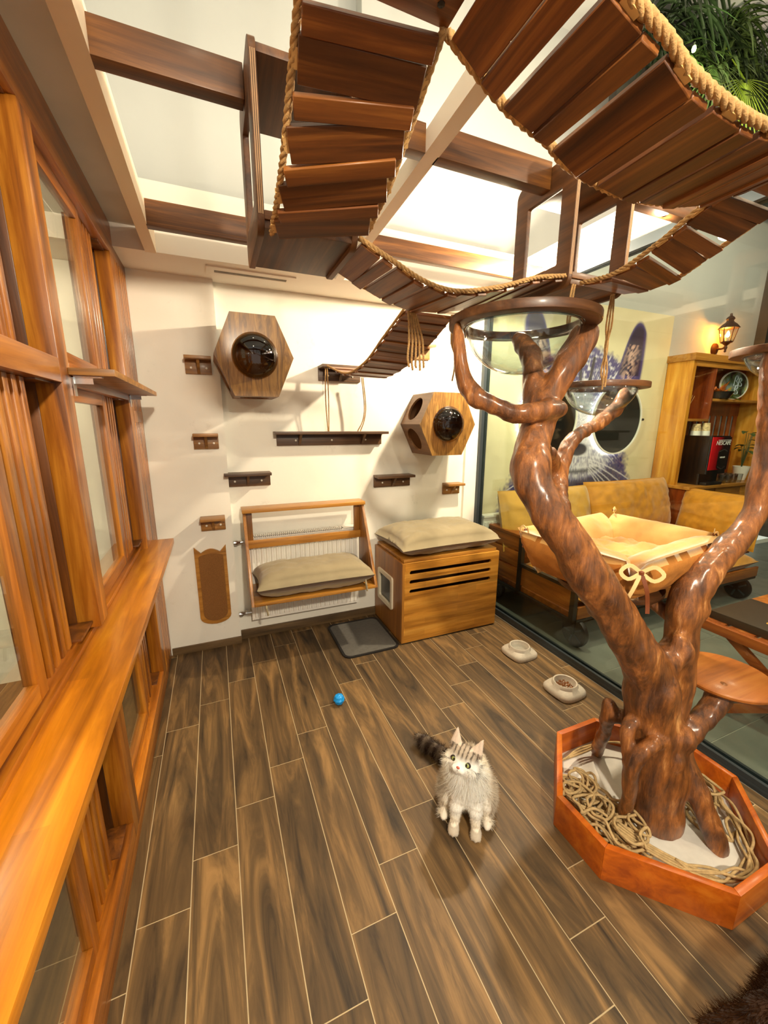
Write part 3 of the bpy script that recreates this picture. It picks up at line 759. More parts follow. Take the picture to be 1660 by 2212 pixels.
# ================================================================== ORGANIC SHAPES: implicit surfaces
class SDF:
    def __init__(s, lo, hi, h, k=.02):
        s.lo = np.array(lo, float); s.h = h; s.k = k
        s.n = np.ceil((np.array(hi) - s.lo) / h).astype(int) + 1
        s.F = np.full(s.n, 1.0, np.float32)
    def _block(s, lo, hi):
        a = np.clip(np.floor((np.array(lo) - s.lo) / s.h).astype(int), 0, s.n - 1); b = np.clip(np.ceil((np.array(hi) - s.lo) / s.h).astype(int) + 1, 1, s.n)
        g = [s.lo[i] + s.h * np.arange(a[i], b[i]) for i in range(3)]
        return tuple(slice(a[i], b[i]) for i in range(3)), np.meshgrid(*g, indexing='ij')
    def _merge(s, sl, d, k=None):
        k = k or s.k; f = s.F[sl]
        h = np.clip(.5 + .5 * (f - d) / k, 0, 1)
        s.F[sl] = f + (d - f) * h - k * h * (1 - h)
    def cone(s, a, b, ra, rb, k=None, fn=None):
        a, b = np.array(a, float), np.array(b, float); pad = max(ra, rb) + .03 + s.k
        sl, (X, Y, Z) = s._block(np.minimum(a, b) - pad, np.maximum(a, b) + pad)
        if X.size == 0: return
        e = b - a; L = max(1e-9, e @ e)
        t = np.clip(((X - a[0]) * e[0] + (Y - a[1]) * e[1] + (Z - a[2]) * e[2]) / L, 0, 1)
        d = np.sqrt((X - a[0] - t * e[0]) ** 2 + (Y - a[1] - t * e[1]) ** 2 + (Z - a[2] - t * e[2]) ** 2) - (ra + (rb - ra) * t)
        s._merge(sl, d, k)
    def chain(s, pts, k=None):
        for p, q in zip(pts[:-1], pts[1:]): s.cone(p[:3], q[:3], p[3], q[3], k)
    def ell(s, c, r, R=None, k=None):
        c, r = np.array(c, float), np.array(r, float); R = np.eye(3) if R is None else R
        pad = r.max() + .03 + s.k
        sl, (X, Y, Z) = s._block(c - pad, c + pad)
        if X.size == 0: return
        P = np.stack([X - c[0], Y - c[1], Z - c[2]], -1) @ R      # into local axes (R columns are the axes)
        q = np.sqrt(((P / r) ** 2).sum(-1)); g = np.sqrt(((P / r ** 2) ** 2).sum(-1)) + 1e-9
        s._merge(sl, q * (q - 1) / g, k)
    def mesh(s, name, mat):
        F = s.F; n = np.array(F.shape); I = F < 0
        # active cells
        c8 = [I[i:n[0] - 1 + i, j:n[1] - 1 + j, k:n[2] - 1 + k] for i in (0, 1) for j in (0, 1) for k in (0, 1)]
        cnt = sum(x.astype(np.int8) for x in c8); act = (cnt > 0) & (cnt < 8)
        idx = np.argwhere(act); vid = np.full(act.shape, -1, np.int64); vid[tuple(idx.T)] = np.arange(len(idx))
        acc = np.zeros((len(idx), 3)); num = np.zeros(len(idx))
        cor = [(i, j, k) for i in (0, 1) for j in (0, 1) for k in (0, 1)]
        vals = {o: F[idx[:, 0] + o[0], idx[:, 1] + o[1], idx[:, 2] + o[2]].astype(float) for o in cor}
        for o in cor:
            for ax in range(3):
                if o[ax]: continue
                q = list(o); q[ax] = 1; q = tuple(q); a, b = vals[o], vals[q]; m = (a < 0) != (b < 0)
                t = np.where(m, a / np.where(a - b == 0, 1, a - b), 0)
                p = np.tile(np.array(o, float), (len(idx), 1)); p[:, ax] += t
                acc[m] += p[m]; num[m] += 1
        V = s.lo + s.h * (idx + acc / num[:, None])
        faces = []
        for ax in range(3):
            u, v = [a for a in range(3) if a != ax]
            sl0 = [slice(1, n[a] - 1) for a in range(3)]; sl0[ax] = slice(0, n[ax] - 1); sl1 = list(sl0); sl1[ax] = slice(1, n[ax])
            A, B = I[tuple(sl0)], I[tuple(sl1)]
            for flip in (0, 1):
                e = np.argwhere((A & ~B) if not flip else (~A & B))
                if len(e) == 0: continue
                base = e.copy(); base[:, u] += 1; base[:, v] += 1
                def cell(du, dv):
                    w = base.copy(); w[:, u] -= du; w[:, v] -= dv; return vid[tuple(w.T)]
                q = np.stack([cell(1, 1), cell(0, 1), cell(0, 0), cell(1, 0)], 1)
                if bool(flip) != (ax == 1): q = q[:, ::-1]
                faces.append(q)
        Q = np.concatenate(faces); Q = Q[(Q >= 0).all(1)]
        me = bpy.data.meshes.new(name); me.from_pydata(V.tolist(), [], Q.tolist())
        if mat: me.materials.append(mat)
        me.polygons.foreach_set('use_smooth', [True] * len(me.polygons)); me.update()
        return me, V

# ---- varnished driftwood material
def bark_mat():
    m, nt, b = new_mat('varnished_branch'); N = nt.nodes.new; L = nt.links.new
    tc = N('ShaderNodeTexCoord'); mp = N('ShaderNodeMapping'); mp.inputs['Scale'].default_value = (34, 34, 7); L(tc.outputs['Object'], mp.inputs['Vector'])
    n1 = N('ShaderNodeTexNoise'); n1.inputs['Scale'].default_value = 1.0; n1.inputs['Detail'].default_value = 10; n1.inputs['Roughness'].default_value = .72; n1.inputs['Distortion'].default_value = .3; L(mp.outputs[0], n1.inputs['Vector'])
    n2 = N('ShaderNodeTexNoise'); n2.inputs['Scale'].default_value = 6.5; n2.inputs['Detail'].default_value = 3; L(tc.outputs['Object'], n2.inputs['Vector'])
    ad = N('ShaderNodeMath'); ad.operation = 'MULTIPLY_ADD'; ad.inputs[1].default_value = .62; L(n1.outputs['Fac'], ad.inputs[0])
    m2 = N('ShaderNodeMath'); m2.operation = 'MULTIPLY'; m2.inputs[1].default_value = .38; L(n2.outputs['Fac'], m2.inputs[0]); L(m2.outputs[0], ad.inputs[2])
    cr = N('ShaderNodeValToRGB'); e = cr.color_ramp.elements
    e[0].position = .30; e[0].color = (*lin((48, 23, 9)), 1); e[1].position = .66; e[1].color = (*lin((226, 162, 94)), 1)  # mottled wood tones; the brightest stop also paints in varnish highlights
    for p, c in ((.41, (84, 47, 20)), (.49, (124, 73, 31)), (.57, (166, 100, 44))): k = e.new(p); k.color = (*lin(c), 1)
    L(ad.outputs[0], cr.inputs['Fac']); L(cr.outputs[0], b.inputs['Base Color'])
    b.inputs['Roughness'].default_value = .36; b.inputs['Coat Weight'].default_value = .45; b.inputs['Coat Roughness'].default_value = .22
    bp = N('ShaderNodeBump'); bp.inputs['Strength'].default_value = .8; bp.inputs['Distance'].default_value = .012; L(n1.outputs['Fac'], bp.inputs['Height']); L(bp.outputs[0], b.inputs['Normal'])
    return m
M['bark'] = bark_mat()

# ================================================================== CAT TREE IN ITS PLANTER
OCT = [(1.333, .425), (1.565, .425), (1.815, .672), (1.815, .88), (1.565, 1.128), (1.333, 1.128), (1.083, .885), (1.083, .680)]
PC = (1.449, .777)
pl_ = thing('octagonal_planter', (PC[0], PC[1], 0), 'orange-stained octagonal wooden planter box under the cat tree', 'planter')
for i in range(8):
    a, c = OCT[i], OCT[(i + 1) % 8]
    ins = lambda p: (PC[0] + (p[0] - PC[0]) * .935, PC[1] + (p[1] - PC[1]) * .935)
    MB().prism([a, c, ins(c), ins(a)], .0, .135, 2).build('side_board', M['planterw'], pl_, True, .0025)
MB().prism([(PC[0] + (x - PC[0]) * .934, PC[1] + (y - PC[1]) * .934) for x, y in OCT], .002, .03, 2).build('base', M['sand'], pl_)

ct = thing('cat_tree', (1.44, .76, .03), 'varnished branching cat tree with wooden rings and clear bowls, planted in the octagonal box', 'cat tree')
sd = SDF((.62, .40, .0), (1.97, 1.50, 1.86), .0085, .022)
TR = [(1.442, .745, .030, .088), (1.440, .758, .172, .088), (1.423, .775, .352, .088), (1.384, .785, .514, .082), (1.340, .790, .654, .073), (1.246, .800, .778, .066), (1.146, .820, .923, .061), (1.047, .840, 1.042, .059), (.987, .870, 1.146, .052), (.922, .900, 1.233, .046), (.896, .940, 1.314, .046), (.898, .970, 1.375, .052), (.923, .990, 1.438, .043), (.958, 1.010, 1.509, .039), (.970, 1.020, 1.567, .037)]
RA = [(.972, 1.020, 1.553, .037), (1.003, 1.010, 1.610, .033), (1.042, 1.000, 1.680, .035), (1.091, 1.000, 1.745, .034), (1.111, 1.000, 1.788, .031)]
MI = [(.963, 1.020, 1.552, .031), (.973, 1.060, 1.627, .028), (1.005, 1.120, 1.72, .026), (1.02, 1.20, 1.79, .025)]
LA = [(.985, .960, 1.546, .020), (.890, .965, 1.536, .021), (.837, .990, 1.532, .020), (.781, 1.025, 1.556, .019), (.737, 1.065, 1.591, .019), (.717, 1.090, 1.639, .017), (.705, 1.100, 1.700, .015), (.705, 1.115, 1.79, .015)]
B2 = [(1.13, .86, .90, .028), (1.16, .96, 1.02, .024), (1.194, 1.10, 1.186, .024), (1.262, 1.195, 1.275, .027), (1.236, 1.200, 1.348, .022), (1.084, 1.10, 1.430, .014), (.985, 1.025, 1.485, .012)]
B3 = [(1.262, 1.20, 1.280, .025), (1.330, 1.24, 1.400, .025), (1.420, 1.27, 1.455, .024), (1.590, 1.32, 1.504, .026), (1.735, 1.355, 1.569, .025), (1.800, 1.375, 1.62, .023), (1.828, 1.39, 1.655, .021)]
RT = [(1.47, .80, .20, .05), (1.515, .80, .38, .05), (1.542, .80, .51, .053), (1.525, .80, .66, .053), (1.506, .80, .812, .048), (1.518, .80, .917, .047), (1.597, .79, 1.011, .044), (1.722, .785, 1.101, .036), (1.795, .785, 1.198, .033), (1.805, .785, 1.318, .032), (1.778, .785, 1.450, .026), (1.728, .785, 1.605, .025), (1.705, .79, 1.735, .024)]
LINK = [(1.35, .79, .64, .05), (1.43, .79, .68, .04), (1.515, .80, .70, .045)]
DS = [(1.46, .745, .25, .032), (1.56, .735, .37, .034), (1.68, .735, .455, .036), (1.72, .74, .505, .036)]
RF = [(1.375, .722, .42, .016), (1.307, .72, .423, .015), (1.262, .73, .372, .018), (1.269, .745, .256, .020), (1.293, .76, .150, .020), (1.317, .779, .035, .020)]
RL = [(1.272, .748, .25, .012), (1.262, .77, .385, .012), (1.278, .785, .45, .014), (1.34, .785, .47, .015)]
RB = [(1.404, .84, .397, .022), (1.362, .91, .378, .023), (1.405, .955, .25, .021), (1.46, 1.01, .125, .020), (1.50, 1.04, .035, .020)]
RS = [(1.362, .91, .378, .019), (1.345, .915, .435, .016)]
RR = [(1.50, .74, .33, .026), (1.51, .675, .24, .029), (1.528, .622, .134, .030), (1.538, .575, .035, .029)]
for c in (TR, RA, MI, LA, B2, B3, RT, LINK, DS, RF, RL, RB, RS, RR):
    pts = smoothpath(c, len(c) * 3)
    pts = [(p[0] + .005 * noise.noise(Vector(p[:3] * 9)), p[1] + .005 * noise.noise(Vector(p[:3] * 9) + Vector((5, 0, 0))), p[2], p[3] * (1 + .13 * noise.noise(Vector(p[:3] * 13)))) for p in pts]
    sd.chain(pts)
for c, r in (((.900, .962, 1.372), .05), ((1.405, .69, .35), .026), ((1.47, .76, .72), .035), ((1.36, .745, .60), .05), ((1.13, 1.02, 1.755), .028), ((1.455, .775, .76), .02), ((.735, 1.05, 1.575), .017), ((1.53, .77, .86), .03), ((1.44, .70, .42), .04)):
    sd.ell(c, (r, r, r * 1.15))
me, V = sd.mesh('trunk', M['bark'])
disp = np.array([.0055 * noise.noise(Vector((p[0] * 34, p[1] * 34, p[2] * 11))) + .006 * noise.noise(Vector((p[0] * 12, p[1] * 12, p[2] * 5)) + Vector((7, 3, 1))) for p in V])
nor = np.empty(len(me.vertices) * 3, np.float32); me.vertices.foreach_get('normal', nor); nor = nor.reshape(-1, 3)
me.vertices.foreach_set('co', (V + nor * disp[:, None]).astype(np.float32).ravel()); me.update()
put('trunk', me, ct)

M['lip'] = glass('acrylic_edge', (214, 222, 224), 4.0, .12, 1.5)
def torus_disc(c, ro, ri, th, name, mat, parent, seg=56, tilt=None):
    n = seg; o = [(ro * math.cos(2 * PI * k / n), ro * math.sin(2 * PI * k / n)) for k in range(n)]; i_ = [(x * ri / ro, y * ri / ro) for x, y in o]
    mb = MB().ringprism(o, i_, -th / 2, th / 2, 2); Rm = tilt or Matrix.Identity(3)
    mb.v = [tuple(Rm @ Vector(p) + Vector(c)) for p in mb.v]
    return mb.build(name, mat, parent, True, .004)
def acryl(c, r, dep, parent):
    prof = [(r * 1.07, .0), (r * 1.0, -.002)] + [(r * math.cos(g), -.002 - dep * math.sin(g)) for g in [PI / 2 * k / 14 for k in range(1, 15)]]
    prof[-1] = (.0005, prof[-1][1])
    o = MB().lathe(prof, 48, c, cap=False)
    o.lathe([(x * .978 if x > .001 else x, z + .003) for x, z in prof[1:]], 48, c, cap=False).build('clear_bowl', M['acrylic'], parent, 2)
    n = 48; MB().ringprism([(c[0] + r * 1.012 * math.cos(2 * PI * k / n), c[1] + r * 1.012 * math.sin(2 * PI * k / n)) for k in range(n)], [(c[0] + r * .975 * math.cos(2 * PI * k / n), c[1] + r * .975 * math.sin(2 * PI * k / n)) for k in range(n)], c[2] - .026, c[2] - .022, 2).build('bowl_lip', M['lip'], parent)
torus_disc((.925, 1.085, 1.812), .228, .180, .026, 'ring', M['ring'], ct); acryl((.925, 1.085, 1.822), .178, .165, ct)
torus_disc((1.672, 1.395, 1.672), .200, .158, .024, 'ring', M['ring'], ct); acryl((1.672, 1.395, 1.682), .156, .14, ct)
torus_disc((1.815, .80, 1.745), .150, .112, .026, 'ring', M['ring'], ct); acryl((1.815, .80, 1.755), .110, .10, ct)
MB().lathe([(0.0, -.014), (.155, -.012), (.165, -.002), (.165, .006), (.158, .012), (.0, .014)], 48, (1.795, .775, .525)).build('seat_disc', M['disc'], ct, True)
MB().lathe([(0.0, -.012), (.19, -.012), (.195, -.006), (.195, .010), (.188, .013), (.0, .013)], 48, (1.445, 1.06, .868)).build('platform', M['ring'], ct, True)
MB().tube([(1.30, .84, .80), (1.37, .95, .85), (1.42, 1.02, .86)], [.03, .024, .02], 10).build('platform_arm', M['bark'], ct, True)
MB().tube([(1.515, .82, .80), (1.50, .92, .84), (1.47, 1.02, .86)], [.03, .024, .02], 10).build('platform_arm', M['bark'], ct, True)

# ---- tangled sisal ropes lying in the planter
def tangle(cx, cy, rx, ry, n, seed, z0=.034, z1=.115):
    rg = random.Random(seed); pts = []; x, y = cx, cy; a = rg.uniform(0, 6); z = z0
    for i in range(n):
        a += rg.uniform(.25, 1.15) * (1 if (i // 23) % 2 == 0 else -1); st = rg.uniform(.025, .05)
        x += st * math.cos(a); y += st * math.sin(a)
        if ((x - cx) / rx) ** 2 + ((y - cy) / ry) ** 2 > 1:
            a = math.atan2(cy - y, cx - x) + rg.uniform(-.6, .6); x += .03 * math.cos(a); y += .03 * math.sin(a)
        z = min(z1, max(z0, z + rg.uniform(-.018, .018))); pts.append((x, y, z))
    return pts
o = MB()
for s_ in range(5): o.tube(smoothpath(tangle(1.225, .80, .105, .185, 78, 11 + s_, .034, .128), 640), .0052, 6)
tag(o.build('rope_tangle', M['sisal'], None, 2), 'dense tangle of pale sisal rope on the left side of the planter', 'rope')
o = MB()
for s_ in range(2): o.tube(smoothpath(tangle(1.64, .70, .10, .14, 54, 31 + s_), 460), .0052, 6)
rj = random.Random(8)
for k in range(6):
    o.tube(smoothpath([(x + rj.uniform(-.022, .022), y + rj.uniform(-.008, .03), z + rj.uniform(-.012, .03)) for x, y, z in ((1.31, .57, .055), (1.38, .51, .06), (1.46, .478, .06), (1.54, .478, .06), (1.62, .53, .065), (1.69, .61, .07), (1.735, .70, .06), (1.735, .80, .06))], 70), .0048, 6)
tag(o.build('rope_tangle', M['sisal'], None, 2), 'looser coil of pale sisal rope on the right side of the planter', 'rope')
o = MB()
for k in range(4): o.tube(smoothpath([(1.20 + .012 * k, .74, .10), (1.235 + .01 * k, .66, .09), (1.29 + .012 * k, .58, .075), (1.37 + .014 * k, .505, .05)], 40), .0045, 6)
for k in range(3): o.tube(smoothpath([(1.30 - .02 * k, 1.04, .08), (1.42, 1.065 - .012 * k, .07), (1.56, 1.02, .09), (1.66, .93 - .02 * k, .10), (1.72, .82, .07)], 50), .0045, 6)
tag(o.build('rope_strands', M['sisal'], None, 2), 'straight strands of sisal rope draped along the planter edge', 'rope')

# ================================================================== SQUARE CAT BED ON THE TREE PLATFORM
bed = thing('cat_bed', (1.50, 1.085, .885), 'square tan cat bed with padded walls tied at the corners', 'cat bed')
BR = math.radians(8)
def bedp(x, y, z): return Vector((1.50 + x * math.cos(BR) - y * math.sin(BR), 1.085 + x * math.sin(BR) + y * math.cos(BR), z))
def bolster(cx, cy, L, rot, seed, ti=-.95):
    c = bedp(cx, cy, .985)
    o = cushion('bolster', c, L, .205, .150, M['bedin'], None, rz=BR + rot, tilt=(ti, 0), parent=bed, nu=40, nv=24, wr=.012, seed=seed, under=.8, pinch=.03, roll=True)
    o.data.materials.append(M['bedout'])
    h = len(o.data.polygons) // 2
    inn = Matrix.Rotation(BR + rot, 3, 'Z') @ Matrix.Rotation(ti, 3, 'X') @ Vector((0, 0, 1))
    for p in o.data.polygons:
        if (p.center - c).dot(inn) < -.012: p.material_index = 1
bolster(0, -.20, .60, 0, 1); bolster(0, .20, .60, PI, 2); bolster(-.275, 0, .43, -PI / 2, 3); bolster(.275, 0, .43, PI / 2, 4)
cushion('bed_pad', bedp(0, 0, .945), .50, .36, .12, M['bedin'], None, rz=BR, parent=bed, nu=46, nv=34, wr=.030, seed=5)
MB().prism([tuple(bedp(x, y, 0)[:2]) for x, y in rrect(-.235, .235, -.165, .165, .05)], .884, .905, 2).build('base', M['bedout'], bed)
def strip(path, w, up, th=.0012):
    up = Vector(up).normalized(); P = [Vector(p) for p in path]; mb = MB(); vs = []; n = len(P)
    for i, p in enumerate(P):
        t = (P[min(i + 1, n - 1)] - P[max(i - 1, 0)]).normalized(); sdv = t.cross(up).normalized() * w / 2; nn = sdv.cross(t).normalized() * th
        vs += [p - sdv - nn, p + sdv - nn, p + sdv + nn, p - sdv + nn]
    fs = []
    for i in range(n - 1):
        for k in range(4): fs.append((i * 4 + k, i * 4 + (k + 1) % 4, (i + 1) * 4 + (k + 1) % 4, (i + 1) * 4 + k))
    fs += [(0, 1, 2, 3), tuple(range(4 * n - 1, 4 * n - 5, -1))]
    return mb.add(vs, fs)
def bow(c, out, side, big=1.0):
    c, out, side = Vector(c), Vector(out).normalized(), Vector(side).normalized(); up = Vector((0, 0, 1))
    for sg in (-1, 1):
        lp = [c + out * .01, c + side * sg * .035 * big + up * .022 * big + out * .015, c + side * sg * .06 * big + up * .0 + out * .02, c + side * sg * .035 * big - up * .022 * big + out * .02, c + out * .012]
        strip(smoothpath(lp, 16), .012 * big, out).build('ribbon', M['ribbon'], bed, True)
        tl_ = [c + out * .012, c + side * sg * .018 * big - up * .05 * big + out * .022, c + side * sg * .03 * big - up * .10 * big + out * .012, c + side * sg * .034 * big - up * .135 * big + out * .012]
        strip(smoothpath(tl_, 14), .012 * big, out).build('ribbon', M['ribbon'] if sg < 0 else M['ribbonb'], bed, True)
    MB().lathe([(0, -.008), (.008, -.004), (.008, .004), (0, .008)], 8, tuple(c + out * .014)).build('knot', M['ribbonb'], bed, True)
bow(bedp(-.325, -.255, 1.045), (-.62, -.78, 0), (.78, -.62, 0), 1.0)
bow(bedp(.295, -.205, 1.07), (.6, -.8, 0), (.8, .6, 0), .7)
bow(bedp(-.295, .205, 1.07), (-1, .2, 0), (.3, 1, 0), .6)
bow(bedp(.29, .20, 1.085), (.2, -.6, .6), (.8, .5, 0), .5)

# ================================================================== HANGING BRIDGES AND HOUSES
def bridge(name, label, L, R, pairs, w1, w2, rr, rope_ext=0.0, wedge=True, th=.013, rpath=True):
    Ls, Rs = smoothpath(L, 60), smoothpath(R, 60)
    Ls, Rs = [Vector(p) for p in Ls], [Vector(p) for p in Rs]
    mid = [(a + b) / 2 for a, b in zip(Ls, Rs)]; tot = plen(mid)
    cum = [0]
    for i in range(len(mid) - 1): cum.append(cum[-1] + (mid[i + 1] - mid[i]).length)
    def at(s_):
        s_ = min(max(s_, 0), tot)
        for i in range(len(cum) - 1):
            if cum[i + 1] >= s_:
                u = (s_ - cum[i]) / (cum[i + 1] - cum[i]); return Ls[i].lerp(Ls[i + 1], u), Rs[i].lerp(Rs[i + 1], u), (mid[i + 1] - mid[i]).normalized()
        return Ls[-1], Rs[-1], (mid[-1] - mid[-2]).normalized()
    base = min((p for p in mid), key=lambda p: p.z)
    t = thing(name, tuple(base), label, 'rope bridge', 'hanging plank bridges')
    pitch = tot / pairs; meshes = {}
    for k in range(pairs):
        for m_, (off, w, dz) in enumerate(((-.5 * w2 - .0008, w1, 0.0), (.5 * w1 + .0008, w2, -.005))):
            s_ = (k + .5) * pitch + off
            a, b_, tg = at(s_); ax = (b_ - a); Ln = ax.length; ax.normalize(); nz = ax.cross(tg).normalized()
            if nz.z < 0: nz = -nz
            ty = nz.cross(ax).normalized()
            key = (round(Ln, 2), m_)
            if key not in meshes:
                meshes[key] = MB().box(-Ln / 2, Ln / 2, -w / 2, w / 2, -th / 2, th / 2).mesh('plank', M['plank'], True, .0015, 1)
            o = put('plank', meshes[key], t, (a + b_) / 2 + nz * dz)
            tl_ = random.uniform(-.05, .05); Rm = Matrix((ax, ty, nz)).transposed() @ Matrix.Rotation(tl_, 3, 'X')
            o.rotation_euler = Rm.to_euler()
            if wedge and m_ == 0:
                for e, sg in ((a, -1), (b_, 1)):
                    MB().obox(e + ax * sg * .004 + nz * .004, ax * .006, ty * w * .22, nz * .006).build('wedge', M['wedge'], t)
    for side, sg in ((Ls, -1), (Rs, 1)):
        P = []
        for i, p in enumerate(side):
            ax = (Rs[i] - Ls[i]).normalized(); P.append(p + ax * sg * rr * .9 + Vector((0, 0, rr * .7)))
        MB().rope(P, rr, seg=6).build('rope', M['rope'], t, 2)
    return t
M['wedge'] = plain('pale_wedge', (220, 176, 110), .6)
bridge('hanging_bridge', 'hanging plank bridge climbing straight toward the viewer from the left house', [(.175, 1.115, 1.945), (.175, 1.01, 1.972), (.175, .91, 2.01), (.175, .80, 2.078), (.175, .735, 2.118)], [(.388, 1.06, 1.962), (.388, .93, 1.995), (.388, .845, 2.036), (.388, .77, 2.078), (.388, .70, 2.118)], 4, .062, .036, .0075)
bridge('hanging_bridge', 'broad hanging bridge nearest the viewer, crossing the top right corner', [(.405, .70, 2.121), (.532, .70, 2.050), (.633, .70, 2.020), (.697, .70, 1.992), (.859, .70, 1.975), (1.072, .70, 2.002), (1.25, .70, 2.068)], [(.405, .49, 2.121), (.532, .49, 2.05), (.633, .49, 2.020), (.697, .49, 1.996), (.859, .49, 1.980), (1.072, .49, 2.005), (1.25, .49, 2.068)], 7, .072, .038, .0095)
bridge('hanging_bridge', 'sagging hanging bridge between the two square house frames', [(.405, 1.37, 1.982), (.487, 1.37, 1.946), (.60, 1.37, 1.908), (.70, 1.37, 1.893), (.86, 1.37, 1.912), (1.0, 1.37, 1.955), (1.15, 1.37, 1.990)], [(.405, 1.155, 1.985), (.508, 1.155, 1.943), (.613, 1.155, 1.903), (.726, 1.155, 1.892), (.881, 1.155, 1.923), (1.026, 1.155, 1.968), (1.15, 1.155, 1.990)], 7, .062, .036, .0075)
bridge('hanging_bridge', 'hanging bridge rising from the right house frame toward the near right', [(1.215, 1.135, 1.970), (1.215, 1.00, 1.962), (1.215, .875, 1.998), (1.215, .79, 2.036), (1.215, .71, 2.062)], [(1.425, 1.135, 1.970), (1.425, 1.05, 1.962), (1.425, .955, 1.962), (1.425, .865, 1.998), (1.425, .775, 2.036), (1.425, .71, 2.062)], 4, .062, .036, .0075)
bridge('hanging_bridge', 'lowest hanging bridge dropping to the dark shelf on the white wall', [(.665, 1.40, 1.893), (.702, 1.68, 1.853), (.727, 1.98, 1.793), (.731, 2.3, 1.776), (.700, 2.60, 1.852)], [(.858, 1.40, 1.893), (.915, 1.68, 1.844), (.936, 1.98, 1.785), (.955, 2.3, 1.772), (.95, 2.60, 1.852)], 11, .058, .040, .0055, wedge=False)

def house(x0, x1, label):
    t = thing('hanging_house', ((x0 + x1) / 2, 1.285, 1.96), label, 'cat house', 'hanging plywood house frames')
    y0, y1, z0, z1 = 1.14, 1.43, 1.96, 2.37; th = .017
    for x in (x0, x1 - th):
        MB().ringprism(rrect(y0, y1, z0, z1, .035, 6), rrect(y0 + .062, y1 - .062, z0 + .085, z1 - .085, .006, 6), x, x + th, 0).build('side_frame', M['dkZ'], t, True, .0015)
        for k in range(3): bx('ply_edge', x + .003 + k * .0045, x + .0055 + k * .0045, y0 - .0006, y0 + .002, z0 + .04, z1 - .04, M['plyedge'], t)
    bx('top_board', x0 + th, x1 - th, y0 + .005, y1 - .01, z1 - .04, z1 - .022, M['dkY'], t, .0015)
    bx('floor_board', x0 + th, x1 - th, y0 + .005, y1 - .01, z0 + .012, z0 + .030, M['dkY'], t, .0015)
    bx('front_batten', x0 + th, x1 - th, y0, y0 + .014, z0 + .03, z0 + .05, M['dkX'], t, .0015)
    return t
M['plyedge'] = plain('plywood_edge', (196, 158, 118), .7)
house(.14, .40, 'dark plywood house frame on the left, under the ceiling timber')
house(1.155, 1.432, 'dark plywood house frame on the right, above the cat tree')
def platform(x0, x1, y0, y1, z, label):
    t = thing('corner_platform', ((x0 + x1) / 2, (y0 + y1) / 2, z), label, 'platform', 'corner platforms of the bridges')
    n = 3; w = (y1 - y0) / n
    for i in range(n): bx('board', x0, x1, y0 + i * w + .001, y0 + (i + 1) * w - .001, z, z + .016, M['plank'], t, .0015)
    MB().box(x0 + .03, x0 + .06, y0, y1, z + .016, z + .034).box(x1 - .06, x1 - .03, y0, y1, z + .016, z + .034).build('batten', M['dkY'], t)
    for x, y in ((x0 + .03, y0 + .03), (x1 - .03, y0 + .03), (x0 + .03, y1 - .03), (x1 - .03, y1 - .03)):
        MB().rope([(x, y, z + .016), (x, y, 2.9), (x, y, 4.3)], .006).build('hanger_rope', M['rope'], t)
    for k in range(3):
        MB().lathe([(0, -.002), (.006, -.001), (.006, .0)], 8, (x0 + .03 + k * (x1 - x0 - .06) / 2, y1 - .035, z)).build('bolt', M['black'], t)
    return t
platform(.165, .402, .47, .705, 2.125, 'near corner platform at the top of the frame where two bridges meet')
platform(1.235, 1.46, .47, .705, 2.072, 'corner platform at the right edge where two bridges meet')

# ropes that tie and dangle
def hang(name, label, paths, r):
    o = MB()
    for p in paths: o.rope(smoothpath(p, 24), r, seg=4)
    return tag(o.build(name, M['rope'], None, True), label, 'rope', 'dangling rope ends')
hang('hanging_rope', 'bunch of rope ends dangling in front of the lowest bridge', [[(.672 + .006 * k, 1.385, 1.895), (.672 + .013 * k, 1.375, 1.80), (.665 + .016 * k, 1.37, 1.735 - .012 * (k % 3)), (.672 + .015 * k, 1.372, 1.70 - .01 * (k % 2))] for k in range(5)], .0042)
hang('hanging_rope', 'thin rope ends dangling beside the left arm of the cat tree', [[(.865, 1.385, 1.895), (.862 - .006 * k, 1.38, 1.80), (.868 + .012 * k, 1.378, 1.72), (.86 + .02 * k, 1.378, 1.66 + .03 * k)] for k in range(3)], .0035)
hang('hanging_rope', 'pair of ropes hanging from the dark shelf onto the left part of the long shelf', [[(.70 + .012 * k, 2.66, 1.85), (.695 + .02 * k, 2.655, 1.65), (.71 + .006 * k, 2.67, 1.447)] for k in range(2)], .004)
hang('hanging_rope', 'pair of ropes hanging from the dark shelf onto the middle of the long shelf', [[(.945 + .01 * k, 2.65, 1.80), (.965 + .01 * k, 2.655, 1.62), (.955 + .01 * k, 2.66, 1.52), (.92 + .02 * k, 2.67, 1.447)] for k in range(2)], .004)
hang('hanging_rope', 'short double rope under the right house frame', [[(1.158 + .010 * k, 1.12, 1.962), (1.152 + .012 * k, 1.122, 1.90), (1.150 + .010 * k, 1.12, 1.83)] for k in range(2)], .0038)
hang('hanging_rope', 'long braided rope hanging down to the lower clear bowl', [[(1.376 + .006 * (k % 2), 1.14 + .006 * (k // 2), 1.962), (1.371 + .014 * (k % 2), 1.137 + .012 * (k // 2), 1.86), (1.380 - .006 * (k % 2), 1.14 + .006 * (k // 2), 1.78), (1.372 + .016 * (k % 2), 1.137 + .012 * (k // 2), 1.70), (1.378 + .012 * (k % 2), 1.14, 1.63 + .01 * k)] for k in range(4)], .0034)

